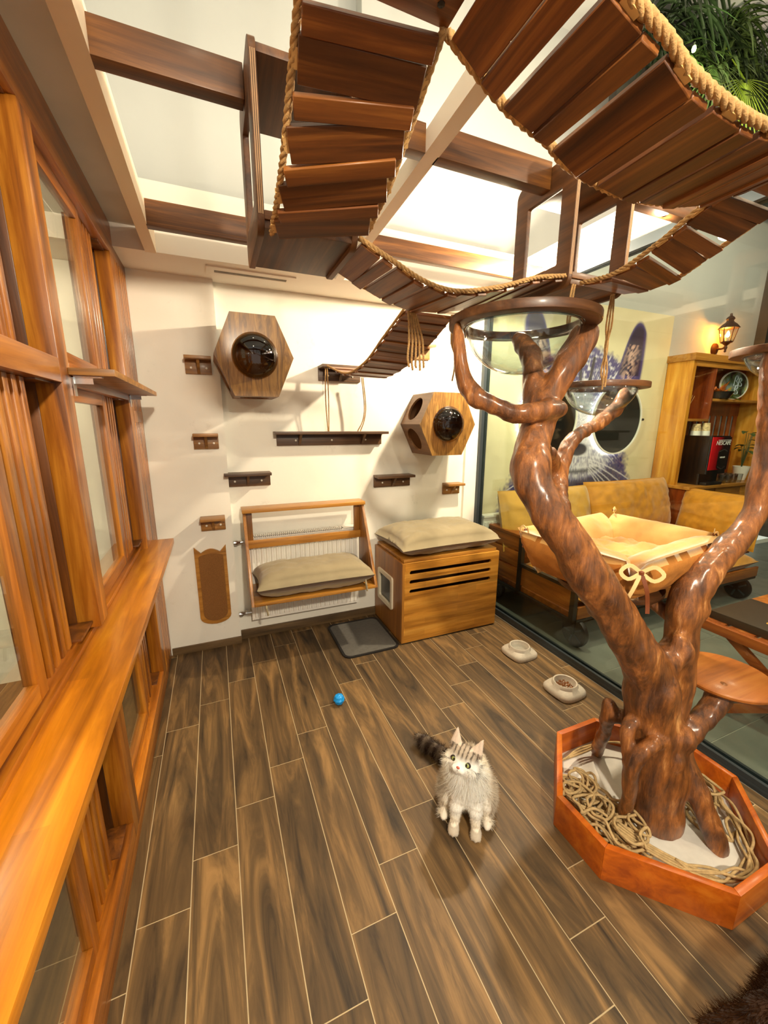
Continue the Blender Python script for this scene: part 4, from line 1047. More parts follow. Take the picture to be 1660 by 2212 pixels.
# ================================================================== CATS
def fur_mat():
    m = bpy.data.materials.new('cat_fur'); m.use_nodes = True; nt = m.node_tree; nt.nodes.clear(); N = nt.nodes.new; L = nt.links.new
    o = N('ShaderNodeOutputMaterial'); a = N('ShaderNodeAttribute'); a.attribute_name = 'Col'; d = N('ShaderNodeBsdfDiffuse'); t = N('ShaderNodeBsdfTranslucent'); x = N('ShaderNodeMixShader'); x.inputs[0].default_value = .42
    L(a.outputs['Color'], d.inputs[0]); L(a.outputs['Color'], t.inputs[0]); L(d.outputs[0], x.inputs[1]); L(t.outputs[0], x.inputs[2]); L(x.outputs[0], o.inputs[0]); return m
M['fur'] = fur_mat(); M['skin'] = attr_mat('cat_coat', .85, spec=.15, sheen=.3)
def fur_blades(name, me, V, cols, count, length, parent, seed, down=.55, width=.0016):
    rg = np.random.default_rng(seed); n = len(me.polygons)
    q = np.empty(n * 4, np.int64); me.polygons.foreach_get('vertices', q); q = q.reshape(-1, 4)
    nor = np.empty(len(me.vertices) * 3, np.float32); me.vertices.foreach_get('normal', nor); nor = nor.reshape(-1, 3)
    f = rg.integers(0, n, count); u = rg.random((count, 2)); 
    a, b, c, d = (V[q[f, i]] for i in range(4)); w = u[:, :1]; z = u[:, 1:]
    P = (a * (1 - w) + b * w) * (1 - z) + (d * (1 - w) + c * w) * z
    N_ = nor[q[f, 0]]; C_ = cols[q[f, 0]] * (1 + rg.normal(0, .10, (count, 1))); Ln = length[q[f, 0]] * rg.uniform(.6, 1.2, count)
    D = N_ * .62 + np.array([0, 0, -down]) + rg.normal(0, .22, (count, 3)); D /= np.linalg.norm(D, axis=1)[:, None]
    Sd = np.cross(D, N_ + rg.normal(0, .25, (count, 3))); Sd /= np.linalg.norm(Sd, axis=1)[:, None] + 1e-9
    vs = np.concatenate([P - N_ * .001 - Sd * width / 2, P - N_ * .001 + Sd * width / 2, P + D * Ln[:, None]], 1).reshape(-1, 3)
    fm = bpy.data.meshes.new(name); fm.from_pydata(vs.tolist(), [], np.arange(count * 3).reshape(-1, 3).tolist())
    fm.materials.append(M['fur']); set_col(fm, np.clip(np.repeat(C_, 3, 0), 0, 1))
    o = put(name, fm, parent); o['kind'] = 'stuff'; return o
L3 = lambda c: np.array(lin(c))
# -- sitting silver tabby; local frame u = viewer's right, v = toward the viewer, w = up
CO = np.array([.812, 1.072, 0.0]); CV = np.array([-.60, -.80, 0]); CU = np.array([.80, -.60, 0])
RB_ = np.stack([CU, CV, np.array([0, 0, 1.0])], 1)
def cw(u, v, w): return CO + CU * u + CV * v + np.array([0, 0, w])
hd = np.array([-.020, .066, .292])
ya, pa = math.radians(14), math.radians(20)      # head turned to viewer's left, chin raised
HY = np.array([-math.sin(ya) * math.cos(pa), math.cos(ya) * math.cos(pa), math.sin(pa)])
HX = np.array([math.cos(ya), math.sin(ya), 0]); rl = .12; HZ = np.cross(HX, HY); HX, HZ = HX * math.cos(rl) - HZ * math.sin(rl), HZ * math.cos(rl) + HX * math.sin(rl)
def hw(x, y, z): p = hd + HX * x + HY * y + HZ * z; return cw(*p)
HR = RB_ @ np.stack([HX, HY, HZ], 1)
cat = thing('cat', tuple(CO), 'fluffy silver tabby cat sitting on the floor, looking up', 'cat')
sd = SDF(CO + np.array([-.28, -.26, -.01]), CO + np.array([.26, .42, .42]), .0042, .022)
def E_(u, v, w, r, R=None, k=None): sd.ell(cw(u, v, w), r, RB_ if R is None else R, k)
E_(0, -.055, .085, (.088, .105, .088)); E_(0, -.005, .150, (.074, .078, .12)); E_(0, .035, .175, (.062, .055, .085)); E_(-.006, .048, .218, (.072, .056, .055)); E_(0, .045, .15, (.066, .048, .085))
for s_ in (-1, 1):
    E_(s_ * .074, -.015, .075, (.036, .075, .072)); E_(s_ * .082, .045, .017, (.019, .042, .017), k=.012)
    sd.chain([(*cw(s_ * .034, .056, .16), .028), (*cw(s_ * .036, .080, .085), .0205), (*cw(s_ * .039, .092, .030), .0165)], .014)
    E_(s_ * .041, .108, .0155, (.0205, .027, .0155), k=.008)
    for t_ in (-1, 0, 1): E_(s_ * .041 + t_ * .012, .126 - abs(t_) * .005, .010, (.0075, .012, .009), k=.005)
# head
def EH(x, y, z, r, k=.012): sd.ell(hw(x, y, z), r, HR, k)
EH(0, 0, 0, (.055, .050, .047)); EH(0, -.012, -.024, (.062, .048, .040))
for s_ in (-1, 1):
    EH(s_ * .038, .008, -.022, (.030, .028, .025)); EH(s_ * .011, .049, -.020, (.0150, .014, .012), .008)
EH(0, .042, -.012, (.014, .02, .013), .008); EH(0, .040, -.031, (.013, .013, .009), .008)
for s_ in (-1, 1):    # ears: flat tapering shells
    for q in range(9):
        u = q / 8; EH(s_ * (.036 + .013 * u), -.004 - .008 * u, .030 + .050 * u, (.0230 * (1 - u) + .0035, .0075 * (1 - u) + .003, .012), .005)
# tail
TLp = [(.0, -.12, .035), (-.06, -.165, .032), (-.13, -.215, .032), (-.20, -.255, .036), (-.235, -.262, .05)]
sd.chain([(*cw(*p), r) for p, r in zip(TLp, (.032, .025, .025, .024, .016))], .02)
me, V = sd.mesh('body', M['skin'])
Lc = (V - CO) @ RB_; Hl = (Lc - hd) @ np.stack([HX, HY, HZ], 1)
cream, white, grey, dark, tailc = L3((250, 240, 222)), L3((255, 252, 244)), L3((192, 178, 158)), L3((66, 54, 44)), L3((78, 62, 52))
cols = np.tile(cream, (len(V), 1)); leng = np.full(len(V), .020)
nz = np.array([noise.noise(Vector(p * 30)) for p in V]); nf = np.array([noise.noise(Vector(p * 90)) for p in V])
def mixc(m, c):
    global cols
    m = np.clip(m, 0, 1)[:, None]; cols = cols * (1 - m) + c * m
U, Vv, Wz = Lc.T
side = np.clip((np.abs(U) - .05) / .04, 0, 1) * (Wz < .2) * (Vv < .05)
mixc(side * .7 + nz * .3 * side, grey); mixc(np.clip((-Vv - .02) / .06, 0, 1) * .85, L3((150, 130, 108)))
mixc(np.clip((Vv - .0) / .06, 0, 1) * np.clip((Wz - .05) / .03, 0, 1) * np.clip((.10 - np.abs(U)) / .05, 0, 1) * .95, white)
legs = (Vv > .05) & (Wz < .15) & (Wz > .035); mixc(legs * np.clip(np.sin(Wz * 190 + U * 25 + nz * 1.2) * 2 - 1.1, 0, 1) * .5, grey)
mixc((Wz < .03) * (Vv > .09) * .45, L3((150, 128, 100)))
tail = (Vv < -.10) & (U < -.02) & (Wz < .09); mixc(np.clip(.86 + .25 * np.sin((U * .8 + Vv * .6) * 150), 0.4, 1) * tail, L3((58, 44, 36))); leng[tail] = .028
hx, hy, hz = Hl.T; head = (np.abs(hx) < .085) & (hy > -.05) & (hz > -.05) & (hz < .10) & (hy < .07) & (Wz > .2)
crown = head & (hz > .008); st = np.sin(np.abs(hx + .002 * nz) * 400 + .9 + nf * 1.1 + hz * 22) 
mixc(crown * np.clip((hz - .004) / .02, 0, 1) * .85, L3((168, 148, 124))); mixc(crown * (hy > -.045) * np.clip(st * 2.2 - .5, 0, 1) * np.clip((hz - .010) / .016, 0, 1) * .85, dark)
mixc(head * (np.abs(hx) > .034) * (np.abs(hz + .004 + (np.abs(hx) - .03) * .35) < .002) * .6, dark)
mixc(head * (np.abs(hx) > .030) * (np.abs(hz + .018 + (np.abs(hx) - .03) * .5) < .002) * .5, dark)
mixc(head * (hy > .030) * (hz < -.008) * (np.abs(hx) < .03) * .9, white)
ear = head & (hz > .040) & (np.abs(hx) > .018); mixc(ear * .8, L3((236, 214, 194))); mixc(ear * (Hl[:, 1] < -.012) * .6, grey)
leng[head] = .010; leng[head & (hy > .015)] = .0035; leng[ear] = .003
ck = head & (hz < -.01) & (np.abs(hx) > .035); leng[ck] = .022
leng = np.where((Wz > .10) & (Wz < .25) & (leng > .015), .022 + .008 * np.clip(Vv / .06, 0, 1), leng); leng[(Wz < .06) & (Vv > .07)] = .004; leng[legs] = .008
set_col(me, np.clip(cols, 0, 1)); put('body', me, cat)
fur_blades('fur', me, V, cols, 26000, leng, cat, 3)
M['iris'] = plain('cat_iris', (160, 168, 92), .1, coat=1.0); M['pupil'] = plain('cat_pupil', (10, 9, 8), .1, coat=1.0); M['nose'] = plain('cat_nose', (206, 104, 84), .5)
M['liner'] = plain('cat_eyeliner', (44, 32, 26), .6)
def ellipsoid(c, r, R, seg=16):
    mb = MB(); c = np.array(c)
    def fn(i, j):
        a, b_ = 2 * PI * i / seg, PI * j / (seg // 2); d = np.array([math.sin(b_) * math.cos(a) * r[0], math.sin(b_) * math.sin(a) * r[1], math.cos(b_) * r[2]])
        return tuple(c + R @ d)
    return mb.grid(fn, seg, seg // 2 + 1, True)
for s_ in (-1, 1):
    ellipsoid(hw(s_ * .0240, .0398, .0030), (.0148, .0068, .0116), HR).build('eyelid', M['liner'], cat, 2)
    e = ellipsoid(hw(s_ * .0240, .0415, .0030), (.0115, .0064, .0088), HR).build('eye', M['iris'], cat, 2)
    ellipsoid(hw(s_ * .0232, .0472, .0030), (.0034, .0012, .0068), HR, 12).build('pupil', M['pupil'], e, 2)
ellipsoid(hw(0, .0605, -.0110), (.0068, .0048, .0048), HR, 12).build('nose', M['nose'], cat, 2)
strip([hw(0, .0625, -.015), hw(0, .0625, -.0225)], .0012, tuple(HR @ np.array([0, 1, 0])), .0005).build('mouth', M['liner'], cat)
wk = MB()
for s_ in (-1, 1):
    for k in range(4): wk.tube([hw(s_ * .014, .054, -.018 - .003 * k), hw(s_ * .045, .052, -.014 - .006 * k), hw(s_ * .075, .04, -.018 - .010 * k)], [.00035, .0003, .0001], 4)
wk.build('whiskers', M['white'], cat)

# -- dark brown cat walking off at the lower right corner
dc = thing('cat', (1.14, .20, 0), 'dark brown furry cat at the lower right corner, only its back visible', 'cat')
sd = SDF((.80, -.22, -.01), (1.62, .46, .44), .006, .03)
DA = np.array([.93, -.36, 0]); DN = np.array([.36, .93, 0]); DR = np.stack([DA, DN, np.array([0, 0, 1.0])], 1); D0 = np.array([1.125, .215, -.0])
def dp(a, b_, c): return D0 + DA * a + DN * b_ + np.array([0, 0, c])
sd.ell(dp(.05, 0, .205), (.12, .085, .095), DR); sd.ell(dp(.17, 0, .195), (.13, .078, .085), DR); sd.ell(dp(.29, 0, .20), (.10, .075, .085), DR)
for s_ in (-1, 1):
    sd.ell(dp(.02, s_ * .05, .14), (.06, .04, .085), DR)
    sd.chain([(*dp(.03, s_ * .055, .12), .036), (*dp(-.01, s_ * .055, .075), .02), (*dp(.0, s_ * .055, .02), .019), (*dp(.03, s_ * .055, .014), .018)], .015)
    sd.chain([(*dp(.31, s_ * .045, .16), .034), (*dp(.32, s_ * .045, .08), .022), (*dp(.32, s_ * .045, .02), .018), (*dp(.345, s_ * .045, .014), .018)], .015)
sd.chain([(*dp(.35, 0, .23), .05), (*dp(.41, 0, .27), .045)]); sd.ell(dp(.43, 0, .285), (.055, .055, .05), DR); sd.ell(dp(.475, 0, .27), (.025, .025, .02), DR, .012)
for s_ in (-1, 1): sd.cone(dp(.42, s_ * .035, .315), dp(.415, s_ * .045, .365), .02, .004, .01)
sd.chain([(*dp(-.05, 0, .235), .030), (*dp(-.09, .01, .20), .024), (*dp(-.12, .03, .12), .022), (*dp(-.15, .05, .06), .02)], .02)
me, V = sd.mesh('body', M['skin'])
nz = np.array([noise.noise(Vector(p * 14)) for p in V])
f_ = np.clip((V[:, 2] - .17) / .10 + nz * .3, 0, 1)[:, None]
cols = L3((70, 44, 26)) * (1 - f_) + L3((38, 24, 15)) * f_
set_col(me, cols); put('body', me, dc)
fur_blades('fur', me, V, cols, 26000, np.full(len(V), .026), dc, 5, .35, .0014)
# ================================================================== CAFE BEHIND THE GLASS
# ---- wheeled sofa
sf = thing('sofa', (3.2, 2.25, 0), 'wheeled timber sofa base with black metal frame behind the glass', 'sofa')
M['crate'] = wood('crate_wood', (120, 58, 16), (170, 92, 30), (198, 122, 48), 'Y', .45, across=20, coat=.15)
M['crateX'] = wood('crate_wood_x', (120, 58, 16), (170, 92, 30), (198, 122, 48), 'X', .45, across=20, coat=.15)
SX0, SX1 = 2.13, 4.28
bx('deck', SX0, SX1, 1.775, 2.74, .215, .255, M['crateX'], sf, .003)
bx('front_board', SX0 + .02, SX1, 1.765, 1.785, .215, .30, M['crateX'], sf, .003)
for z0, z1 in ((.27, .385), (.40, .52), (.535, .645)): bx('end_board', SX0 - .012, SX0 + .006, 2.32, 2.70, z0, z1, M['crate'], sf, .003)
for z0, z1 in ((.27, .42),): bx('end_board', SX0 - .012, SX0 + .006, 1.80, 2.28, z0, z1, M['crate'], sf, .003)
bx('end_cap', SX0 - .02, SX0 + .08, 2.29, 2.72, .645, .665, M['crate'], sf, .003)
bx('back_board', SX0, SX1, 2.70, 2.72, .25, .64, M['crateX'], sf, .003)
for y in (1.765, 2.285, 2.70): bx('frame_post', SX0 - .022, SX0 + .012, y, y + .035, .19, .645 if y > 2 else .43, M['black'], sf)
for y0, y1, z in ((1.765, 2.735, .19), (1.765, 2.30, .42)): bx('frame_bar', SX0 - .022, SX0 + .012, y0, y1, z, z + .025, M['black'], sf)
bx('frame_bar', SX0, SX1, 1.772, 1.80, .19, .215, M['black'], sf)
for x, y in ((2.19, 1.80), (4.16, 1.83), (2.20, 2.66), (4.16, 2.66)):
    w = MB().lathe([(.022, -.018), (.098, -.016), (.102, 0), (.098, .016), (.022, .018)], 28, (x, y, .103), 0).build('caster_wheel', M['black'], sf, True)
    for k in range(5):
        a = 2 * PI * k / 5; MB().obox((x - .019, y + .05 * math.cos(a), .103 + .05 * math.sin(a)), (.003, 0, 0), (0, .03 * math.cos(a), .03 * math.sin(a)), (0, -.006 * math.sin(a), .006 * math.cos(a))).build('spoke', M['rail'], w)
    MB().obox((x, y, .205), (.045, 0, 0), (0, .04, 0), (0, 0, .008)).obox((x - .03, y, .155), (.003, 0, 0), (0, .016, 0), (0, 0, .055)).obox((x + .03, y, .155), (.003, 0, 0), (0, .016, 0), (0, 0, .055)).build('caster_fork', M['black'], sf)
cushion('seat_cushion', (3.23, 2.10, .345), 2.10, .66, .20, M['mustard'], 'long mustard velvet seat cushion of the sofa', wr=.012, seed=21, under=.9, pinch=.01)
cushion('back_cushion', (2.60, 2.56, .72), .98, .50, .30, M['mustardl'], 'mustard back cushion at the left end of the sofa', tilt=(1.32, 0), wr=.02, full=3.4, seed=22, pinch=.03)
cushion('back_cushion', (3.62, 2.56, .735), 1.10, .52, .30, M['mustard'], 'mustard back cushion in the middle of the sofa', tilt=(1.32, 0), wr=.02, full=3.4, seed=23, pinch=.03)
cushion('arm_cushion', (4.27, 2.13, .66), .66, .48, .28, M['mustard'], 'mustard arm cushion at the right end of the sofa', tilt=(1.38, 0), rz=-PI / 2, wr=.02, full=3.4, seed=24, pinch=.03)

# ---- small radiator and socket on the cafe wall
t = thing('radiator', (2.3, 2.74, .15), 'white radiator behind the sofa end, beyond the glass', 'radiator')
mb = MB().box(2.06, 2.62, 2.715, 2.765, .15, .72)
for i in range(16): mb.box(2.07 + i * .034, 2.092 + i * .034, 2.703, 2.715, .17, .68)
mb.build('panel', M['white'], t); bx('top_grille', 2.055, 2.625, 2.70, 2.775, .72, .74, M['white'], t, .003)
MB().lathe([(0, -.05), (.02, -.048), (.022, -.02), (.012, .0)], 14, (2.055, 2.74, .68), 0).build('valve', M['chrome'], t, True)
t = thing('wall_socket', (3.17, 2.80, .84), 'white wall socket above the sofa back', 'socket')
MB().ringprism(rrect(3.125, 3.215, .84, .92, .008), rrect(3.142, 3.198, .853, .907, .006), 2.786, 2.7945, 1).build('frame', M['white'], t)
bx('insert', 3.142, 3.198, 2.789, 2.7945, .853, .907, plain('socket_dark', (70, 70, 74), .5), t)

# ---- printed cat mural with two round backlit mirrors
def mural():
    x0, x1, z0, z1 = 2.04, 4.245, .60, 2.535; nx, nz_ = 300, 264
    xs, zs = np.linspace(x0, x1, nx), np.linspace(z0, z1, nz_); X, Z = np.meshgrid(xs, zs, indexing='ij')
    fb = np.array([[noise.noise(Vector((x * 9, z * 9, 0))) for z in zs] for x in xs]); ff = np.array([[noise.noise(Vector((x * 34 + 8 * math.atan2(z - 1.5, x - 3.15), z * 34, 4))) for z in zs] for x in xs])
    fs = np.array([[noise.noise(Vector((math.atan2(z - 1.52, x - 3.15) * 46, math.hypot(x - 3.15, z - 1.52) * 13, 9))) for z in zs] for x in xs])
    bgc, navy, deep, whit, tan, pink = (np.array(lin(c)) for c in ((224, 214, 176), (66, 62, 124), (26, 24, 44), (232, 230, 240), (196, 160, 132), (206, 170, 160)))
    C = np.tile(bgc, (nx, nz_, 1)) * (1 + .05 * fb[..., None])
    def mix(m, c): 
        nonlocal C
        C = C * (1 - np.clip(m, 0, 1)[..., None]) + c * np.clip(m, 0, 1)[..., None]
    sm = lambda d, w: np.clip(.5 - d / w, 0, 1)
    fur = lambda lo, hi: np.clip((fs * .7 + ff * .6 - lo) / (hi - lo), 0, 1)
    # shoulders
    body = (np.abs(X - 3.12) - (.62 + .42 * np.clip(1.30 - Z, 0, 1)) + .06 * fb + .05 * ff); body = np.maximum(body, Z - 1.30 - .05 * ff)
    mix(sm(body, .09), navy); mix(sm(body, .09) * fur(-.1, .5) * .35, tan); mix(sm(body + .18, .3) * .75, deep)
    # head
    hd_ = np.sqrt(((X - 3.15) / .74) ** 2 + ((Z - 1.58) / .60) ** 2) - 1 + .05 * ff
    mix(sm(hd_, .09), navy); mix(sm(hd_, .1) * fur(0, .35) * .75, whit)
    # ears
    for sg, ex in ((-1, 2.60), (1, 3.70)):
        u = (X - ex) * sg; v = Z - 1.86
        ear = np.maximum.reduce([-u - .20 + v * .30, u - .17 + .0 * v - .02 * np.sin(v * 5), v - .58 + (u - .08) ** 2 * 9, -v - .15])
        mix(sm(ear, .03), navy); mix(sm(ear + .035, .03) * (v > .1) * .8, deep); mix(sm(np.abs(u + .02 - v * .12) - .07, .12) * sm(ear + .03, .05) * fur(-.25, .25) * (v < .38), pink)
    mix(sm(np.abs(X - 3.15) - .11 - .06 * np.clip(1.5 - Z, 0, 1), .10) * (Z > 1.2) * (Z < 1.85) * (.55 + .45 * fur(-.4, .3)), whit)   # nose bridge
    mix(sm(np.abs(np.abs(X - 3.15) - .05 - (Z - 1.85) * .15) - .018, .02) * (Z > 1.8) * (Z < 2.1), deep)
    muz = np.sqrt(((X - 3.15) / .42) ** 2 + ((Z - 1.20) / .20) ** 2) - 1 + .1 * ff; mix(sm(muz, .25) * (.35 + .65 * fur(-.3, .3)), whit)
    mix(sm(np.sqrt(((X - 3.15) / .12) ** 2 + ((Z - 1.27) / .06) ** 2) - 1, .3), deep)
    mix(sm(np.abs(Z - 1.06 - .25 * (X - 3.15) ** 2) - .02, .03) * (np.abs(X - 3.15) < .3) * .8, deep)
    for sg in (-1, 1):
        for k in range(6):
            a = -.22 - .13 * k; u = (X - 3.15) * sg - .16; d = np.abs(Z - (1.17 - .02 * k) - u * a + u * u * .25); mix((d < .006) * (u > 0) * (u < .75 - .05 * k) * .8, whit)
    mb = MB()
    vs = [(float(xs[i]), 2.7935, float(zs[j])) for i in range(nx) for j in range(nz_)]
    fsx = [(i * nz_ + j, (i + 1) * nz_ + j, (i + 1) * nz_ + j + 1, i * nz_ + j + 1) for i in range(nx - 1) for j in range(nz_ - 1)]
    me = bpy.data.meshes.new('print'); me.from_pydata(vs, [], fsx); me.materials.append(attr_mat('mural_print', .5, spec=.3)); set_col(me, np.clip(C.reshape(-1, 3), 0, 1)); me.update()
    return me
t = thing('cat_mural', (3.14, 2.80, .60), 'large printed mural of a cat face on the cafe wall', 'mural')
put('print', mural(), t); bx('panel', 2.04, 4.245, 2.794, 2.7995, .60, 2.535, M['cream'], t)
M['mirror'] = plain('mirror_silver', (205, 210, 205), .03, metal=1.0)
M['halo'] = plain('led_halo', (255, 250, 235), .5, emit=((255, 244, 220), 5.0))
for x, nm in ((2.725, 'left'), (3.585, 'right')):
    t = thing('round_mirror', (x, 2.79, 1.22), 'round backlit mirror over the %s eye of the mural cat' % nm, 'mirror', 'round mirrors on the mural')
    MB().lathe([(.325, 2.765), (.318, 2.755), (.0005, 2.755)], 64, (x, 0, 1.548), 1, cap=False).build('glass', M['mirror'], t)
    MB().lathe([(.300, 2.792), (.322, 2.784), (.327, 2.766), (.300, 2.766)], 64, (x, 0, 1.548), 1, cap=False).build('led_ring', M['halo'], t)
    MB().ringprism([(x + .331 * math.cos(2 * PI * k / 64), 1.548 + .331 * math.sin(2 * PI * k / 64)) for k in range(64)], [(x + .318 * math.cos(2 * PI * k / 64), 1.548 + .318 * math.sin(2 * PI * k / 64)) for k in range(64)], 2.748, 2.766, 1).build('rim', M['white'], t)
    sg = -1 if nm == 'left' else 1
    MB().tube([(x + sg * .33, 2.758, 1.548), (x + sg * .365, 2.758, 1.55)], .012, 8).build('side_knob', M['black'], t)

# ---- coffee corner cabinet
M['pine'] = wood('pine_board', (176, 106, 26), (218, 148, 44), (238, 180, 78), 'Z', .42, across=16, coat=.2)
M['pineX'] = wood('pine_board_x', (150, 92, 30), (190, 128, 50), (212, 152, 72), 'X', .42, across=18, coat=.2)
M['cabin'] = wood('cabinet_back', (96, 34, 6), (140, 58, 12), (166, 82, 24), 'Z', .4, across=20, coat=.2)
cb_ = thing('coffee_cabinet', (4.95, 2.65, 0), 'tall pine coffee cabinet with open shelves and drawers', 'cabinet')
KX0, KX1, KY0, KY1 = 4.25, 5.64, 2.55, 2.795
bx('side_panel', KX0, KX0 + .05, KY0, KY1, .90, 2.10, M['pine'], cb_, .003)
bx('side_panel', KX1 - .05, KX1, KY0, KY1, .90, 2.10, M['pine'], cb_, .003)
bx('top_panel', KX0 - .02, KX1 + .02, KY0 - .02, KY1, 2.10, 2.165, M['pineX'], cb_, .003)
bx('fascia', KX0 + .05, KX1 - .05, KY0, KY0 + .02, 2.05, 2.10, M['pineX'], cb_, .003)
bx('back_panel', KX0 + .05, KX1 - .05, KY1 - .012, KY1, 1.60, 2.10, M['cabin'], cb_)
bx('back_panel', KX0 + .05, KX0 + .36, KY1 - .012, KY1, .90, 1.60, M['cabin'], cb_)
bx('back_panel', KX0 + .36, KX1 - .05, KY1 - .012, KY1, .90, 1.20, M['cabin'], cb_)
for i in range(9): bx('slat', KX0 + .42 + i * .105, KX0 + .475 + i * .105, KY1 - .02, KY1 - .008, 1.20, 1.60, M['cabin'], cb_)
bx('shelf', KX0 + .05, KX0 + .40, KY0 + .01, KY1 - .012, 1.535, 1.56, M['pineX'], cb_, .002)
bx('shelf', KX0 + .40, KX1 - .05, KY0 + .01, KY1 - .012, 1.735, 1.76, M['pineX'], cb_, .002)
bx('divider', KX0 + .385, KX0 + .405, KY0 + .01, KY1 - .012, 1.56, 2.05, M['cabin'], cb_, .002)
bx('counter', KX0 - .02, KX1 + .02, 2.39, KY1, .875, .905, M['pineX'], cb_, .004)
bx('carcass', KX0, KX1, 2.44, KY1, .05, .875, M['cabin'], cb_)
for i in range(3):
    for z0 in (.70, .50):
        dr = bx('drawer', KX0 + .03 + i * .455, KX0 + .455 + i * .455, 2.425, 2.445, z0, z0 + .165, M['pineX'], cb_, .004)
        MB().lathe([(0, -.03), (.014, -.026), (.016, -.018), (.006, -.008), (.006, 0)], 12, (KX0 + .24 + i * .455, 2.425, z0 + .08), 1).build('knob', M['chrome'], dr, True)
bx('plinth', KX0 + .03, KX1 - .03, 2.47, KY1, 0, .05, M['black'], cb_)

# ---- coffee machine
cm = thing('coffee_machine', (4.63, 2.58, .905), 'black and red coffee machine on the cabinet counter', 'coffee machine')
MB().prism(rrect(4.47, 4.79, 2.40, 2.77, .025), 1.02, 1.395, 2).build('body', M['blackp'], cm, True)
MB().prism(rrect(4.47, 4.79, 2.46, 2.77, .02), .906, 1.02, 2).build('base', M['blackp'], cm, True)
bx('drip_tray', 4.50, 4.76, 2.40, 2.47, .906, .935, M['black'], cm, .004)
def redmat():
    m, nt, b = new_mat('red_front'); tc = nt.nodes.new('ShaderNodeTexCoord'); sp = nt.nodes.new('ShaderNodeSeparateXYZ'); nt.links.new(tc.outputs['Object'], sp.inputs[0])
    cr = nt.nodes.new('ShaderNodeValToRGB'); mr = nt.nodes.new('ShaderNodeMapRange'); mr.inputs['From Min'].default_value = 4.48; mr.inputs['From Max'].default_value = 4.78
    nt.links.new(sp.outputs[0], mr.inputs['Value']); nt.links.new(mr.outputs[0], cr.inputs[0])
    cr.color_ramp.elements[0].color = (*lin((206, 20, 34)), 1); cr.color_ramp.elements[1].color = (*lin((30, 4, 6)), 1); cr.color_ramp.elements[1].position = .62
    nt.links.new(cr.outputs[0], b.inputs['Base Color']); b.inputs['Roughness'].default_value = .25; return m
bx('front_panel', 4.478, 4.782, 2.394, 2.402, 1.06, 1.385, redmat(), cm, .003)
MB().prism(rrect(4.60, 4.735, 1.07, 1.26, .03), 2.389, 2.396, 1).build('dispenser', M['blackp'], cm, True)
strip(smoothpath([(4.605, 2.386, 1.245), (4.667, 2.384, 1.262), (4.73, 2.386, 1.245)], 12), .010, (0, -1, 0)).build('chrome_trim', M['chrome'], cm)
strip(smoothpath([(4.605, 2.386, 1.095), (4.667, 2.384, 1.072), (4.73, 2.386, 1.095)], 12), .008, (0, -1, 0)).build('chrome_trim', M['chrome'], cm)
def text(body, size, loc, rot, mat, parent, name, ext=.0008, shear=0.0):
    c = bpy.data.curves.new(name, 'FONT'); c.body = body; c.size = size; c.extrude = ext; c.align_x = 'CENTER'; c.align_y = 'CENTER'; c.shear = shear; c.resolution_u = 3
    o = bpy.data.objects.new(name, c); COL.objects.link(o); dg = bpy.context.evaluated_depsgraph_get()
    me = bpy.data.meshes.new_from_object(o.evaluated_get(dg)); bpy.data.objects.remove(o); bpy.data.curves.remove(c)
    me.materials.clear(); me.materials.append(mat); me.transform(Matrix.Translation(Vector(loc)) @ Matrix.Rotation(rot[2], 4, 'Z') @ Matrix.Rotation(rot[0], 4, 'X'))
    return put(name, me, parent)
M['print'] = plain('white_print', (244, 240, 236), .5)
tx = text('NESCAFÉ', .058, (4.655, 2.3925, 1.325), (PI / 2, 0, 0), M['print'], cm, 'lettering', shear=.15)
bx('lettering_bar', 4.565, 4.765, 2.3915, 2.3935, 1.353, 1.357, M['print'], cm)
text('NESCAFÉ', .020, (4.667, 2.3875, 1.185), (PI / 2, 0, 0), M['print'], cm, 'small_lettering')
# paper cups stacked upside down, glasses, pot, diffuser, bowl and oval sign
M['cup'] = plain('printed_paper_cup', (226, 200, 150), .7, var=.5, scale=60)
for i, (x, y, h) in enumerate(((4.54, 2.60, .115), (4.66, 2.58, .125))):
    t = thing('cup_stack', (x, y, 1.395), ['left', 'right'][i] + ' stack of patterned paper cups on the coffee machine', 'paper cups', 'paper cups on the coffee machine')
    MB().lathe([(.0, 0), (.044, 0), (.042, .045), (.0, .045)], 20, (x, y, 1.396)).build('lowest_cup', M['white'], t, True)
    MB().lathe([(.042, .045), (.034, h), (.0, h)], 20, (x, y, 1.396)).build('sleeve', M['cup'], t, True)
gl = MB().lathe([(0, 0), (.030, 0), (.036, .09), (.0345, .09), (.029, .006), (0, .006)], 20).mesh('drinking_glass', M['acrylic'], 2)
for i, (x, y) in enumerate(((4.87, 2.46), (4.96, 2.45), (5.05, 2.45), (5.14, 2.45), (4.92, 2.54), (5.02, 2.54), (5.12, 2.54))):
    tag(put('drinking_glass', gl, None, (x, y, .906)), ['first glass from the coffee machine, front row', 'second glass from the coffee machine, front row', 'third glass from the coffee machine, front row', 'last glass of the front row, nearest the white pot', 'back-row glass nearest the coffee machine', 'middle glass of the back row', 'back-row glass nearest the white pot'][i], 'glass', 'drinking glasses by the coffee machine')
t = thing('potted_plant', (5.37, 2.55, .905), 'small leafy plant in a white pot on the counter', 'potted plant')
MB().lathe([(0, 0), (.05, 0), (.078, .15), (.071, .15), (.048, .02), (0, .02)], 24, (5.37, 2.55, .906)).build('pot', M['white'], t, True)
M['leaf'] = plain('leaf_green', (66, 84, 40), .5, var=.3, scale=20); M['leafl'] = plain('leaf_light', (126, 152, 40), .5, var=.3, scale=12); M['leafd'] = plain('leaf_dark', (38, 52, 28), .55, var=.4, scale=8)
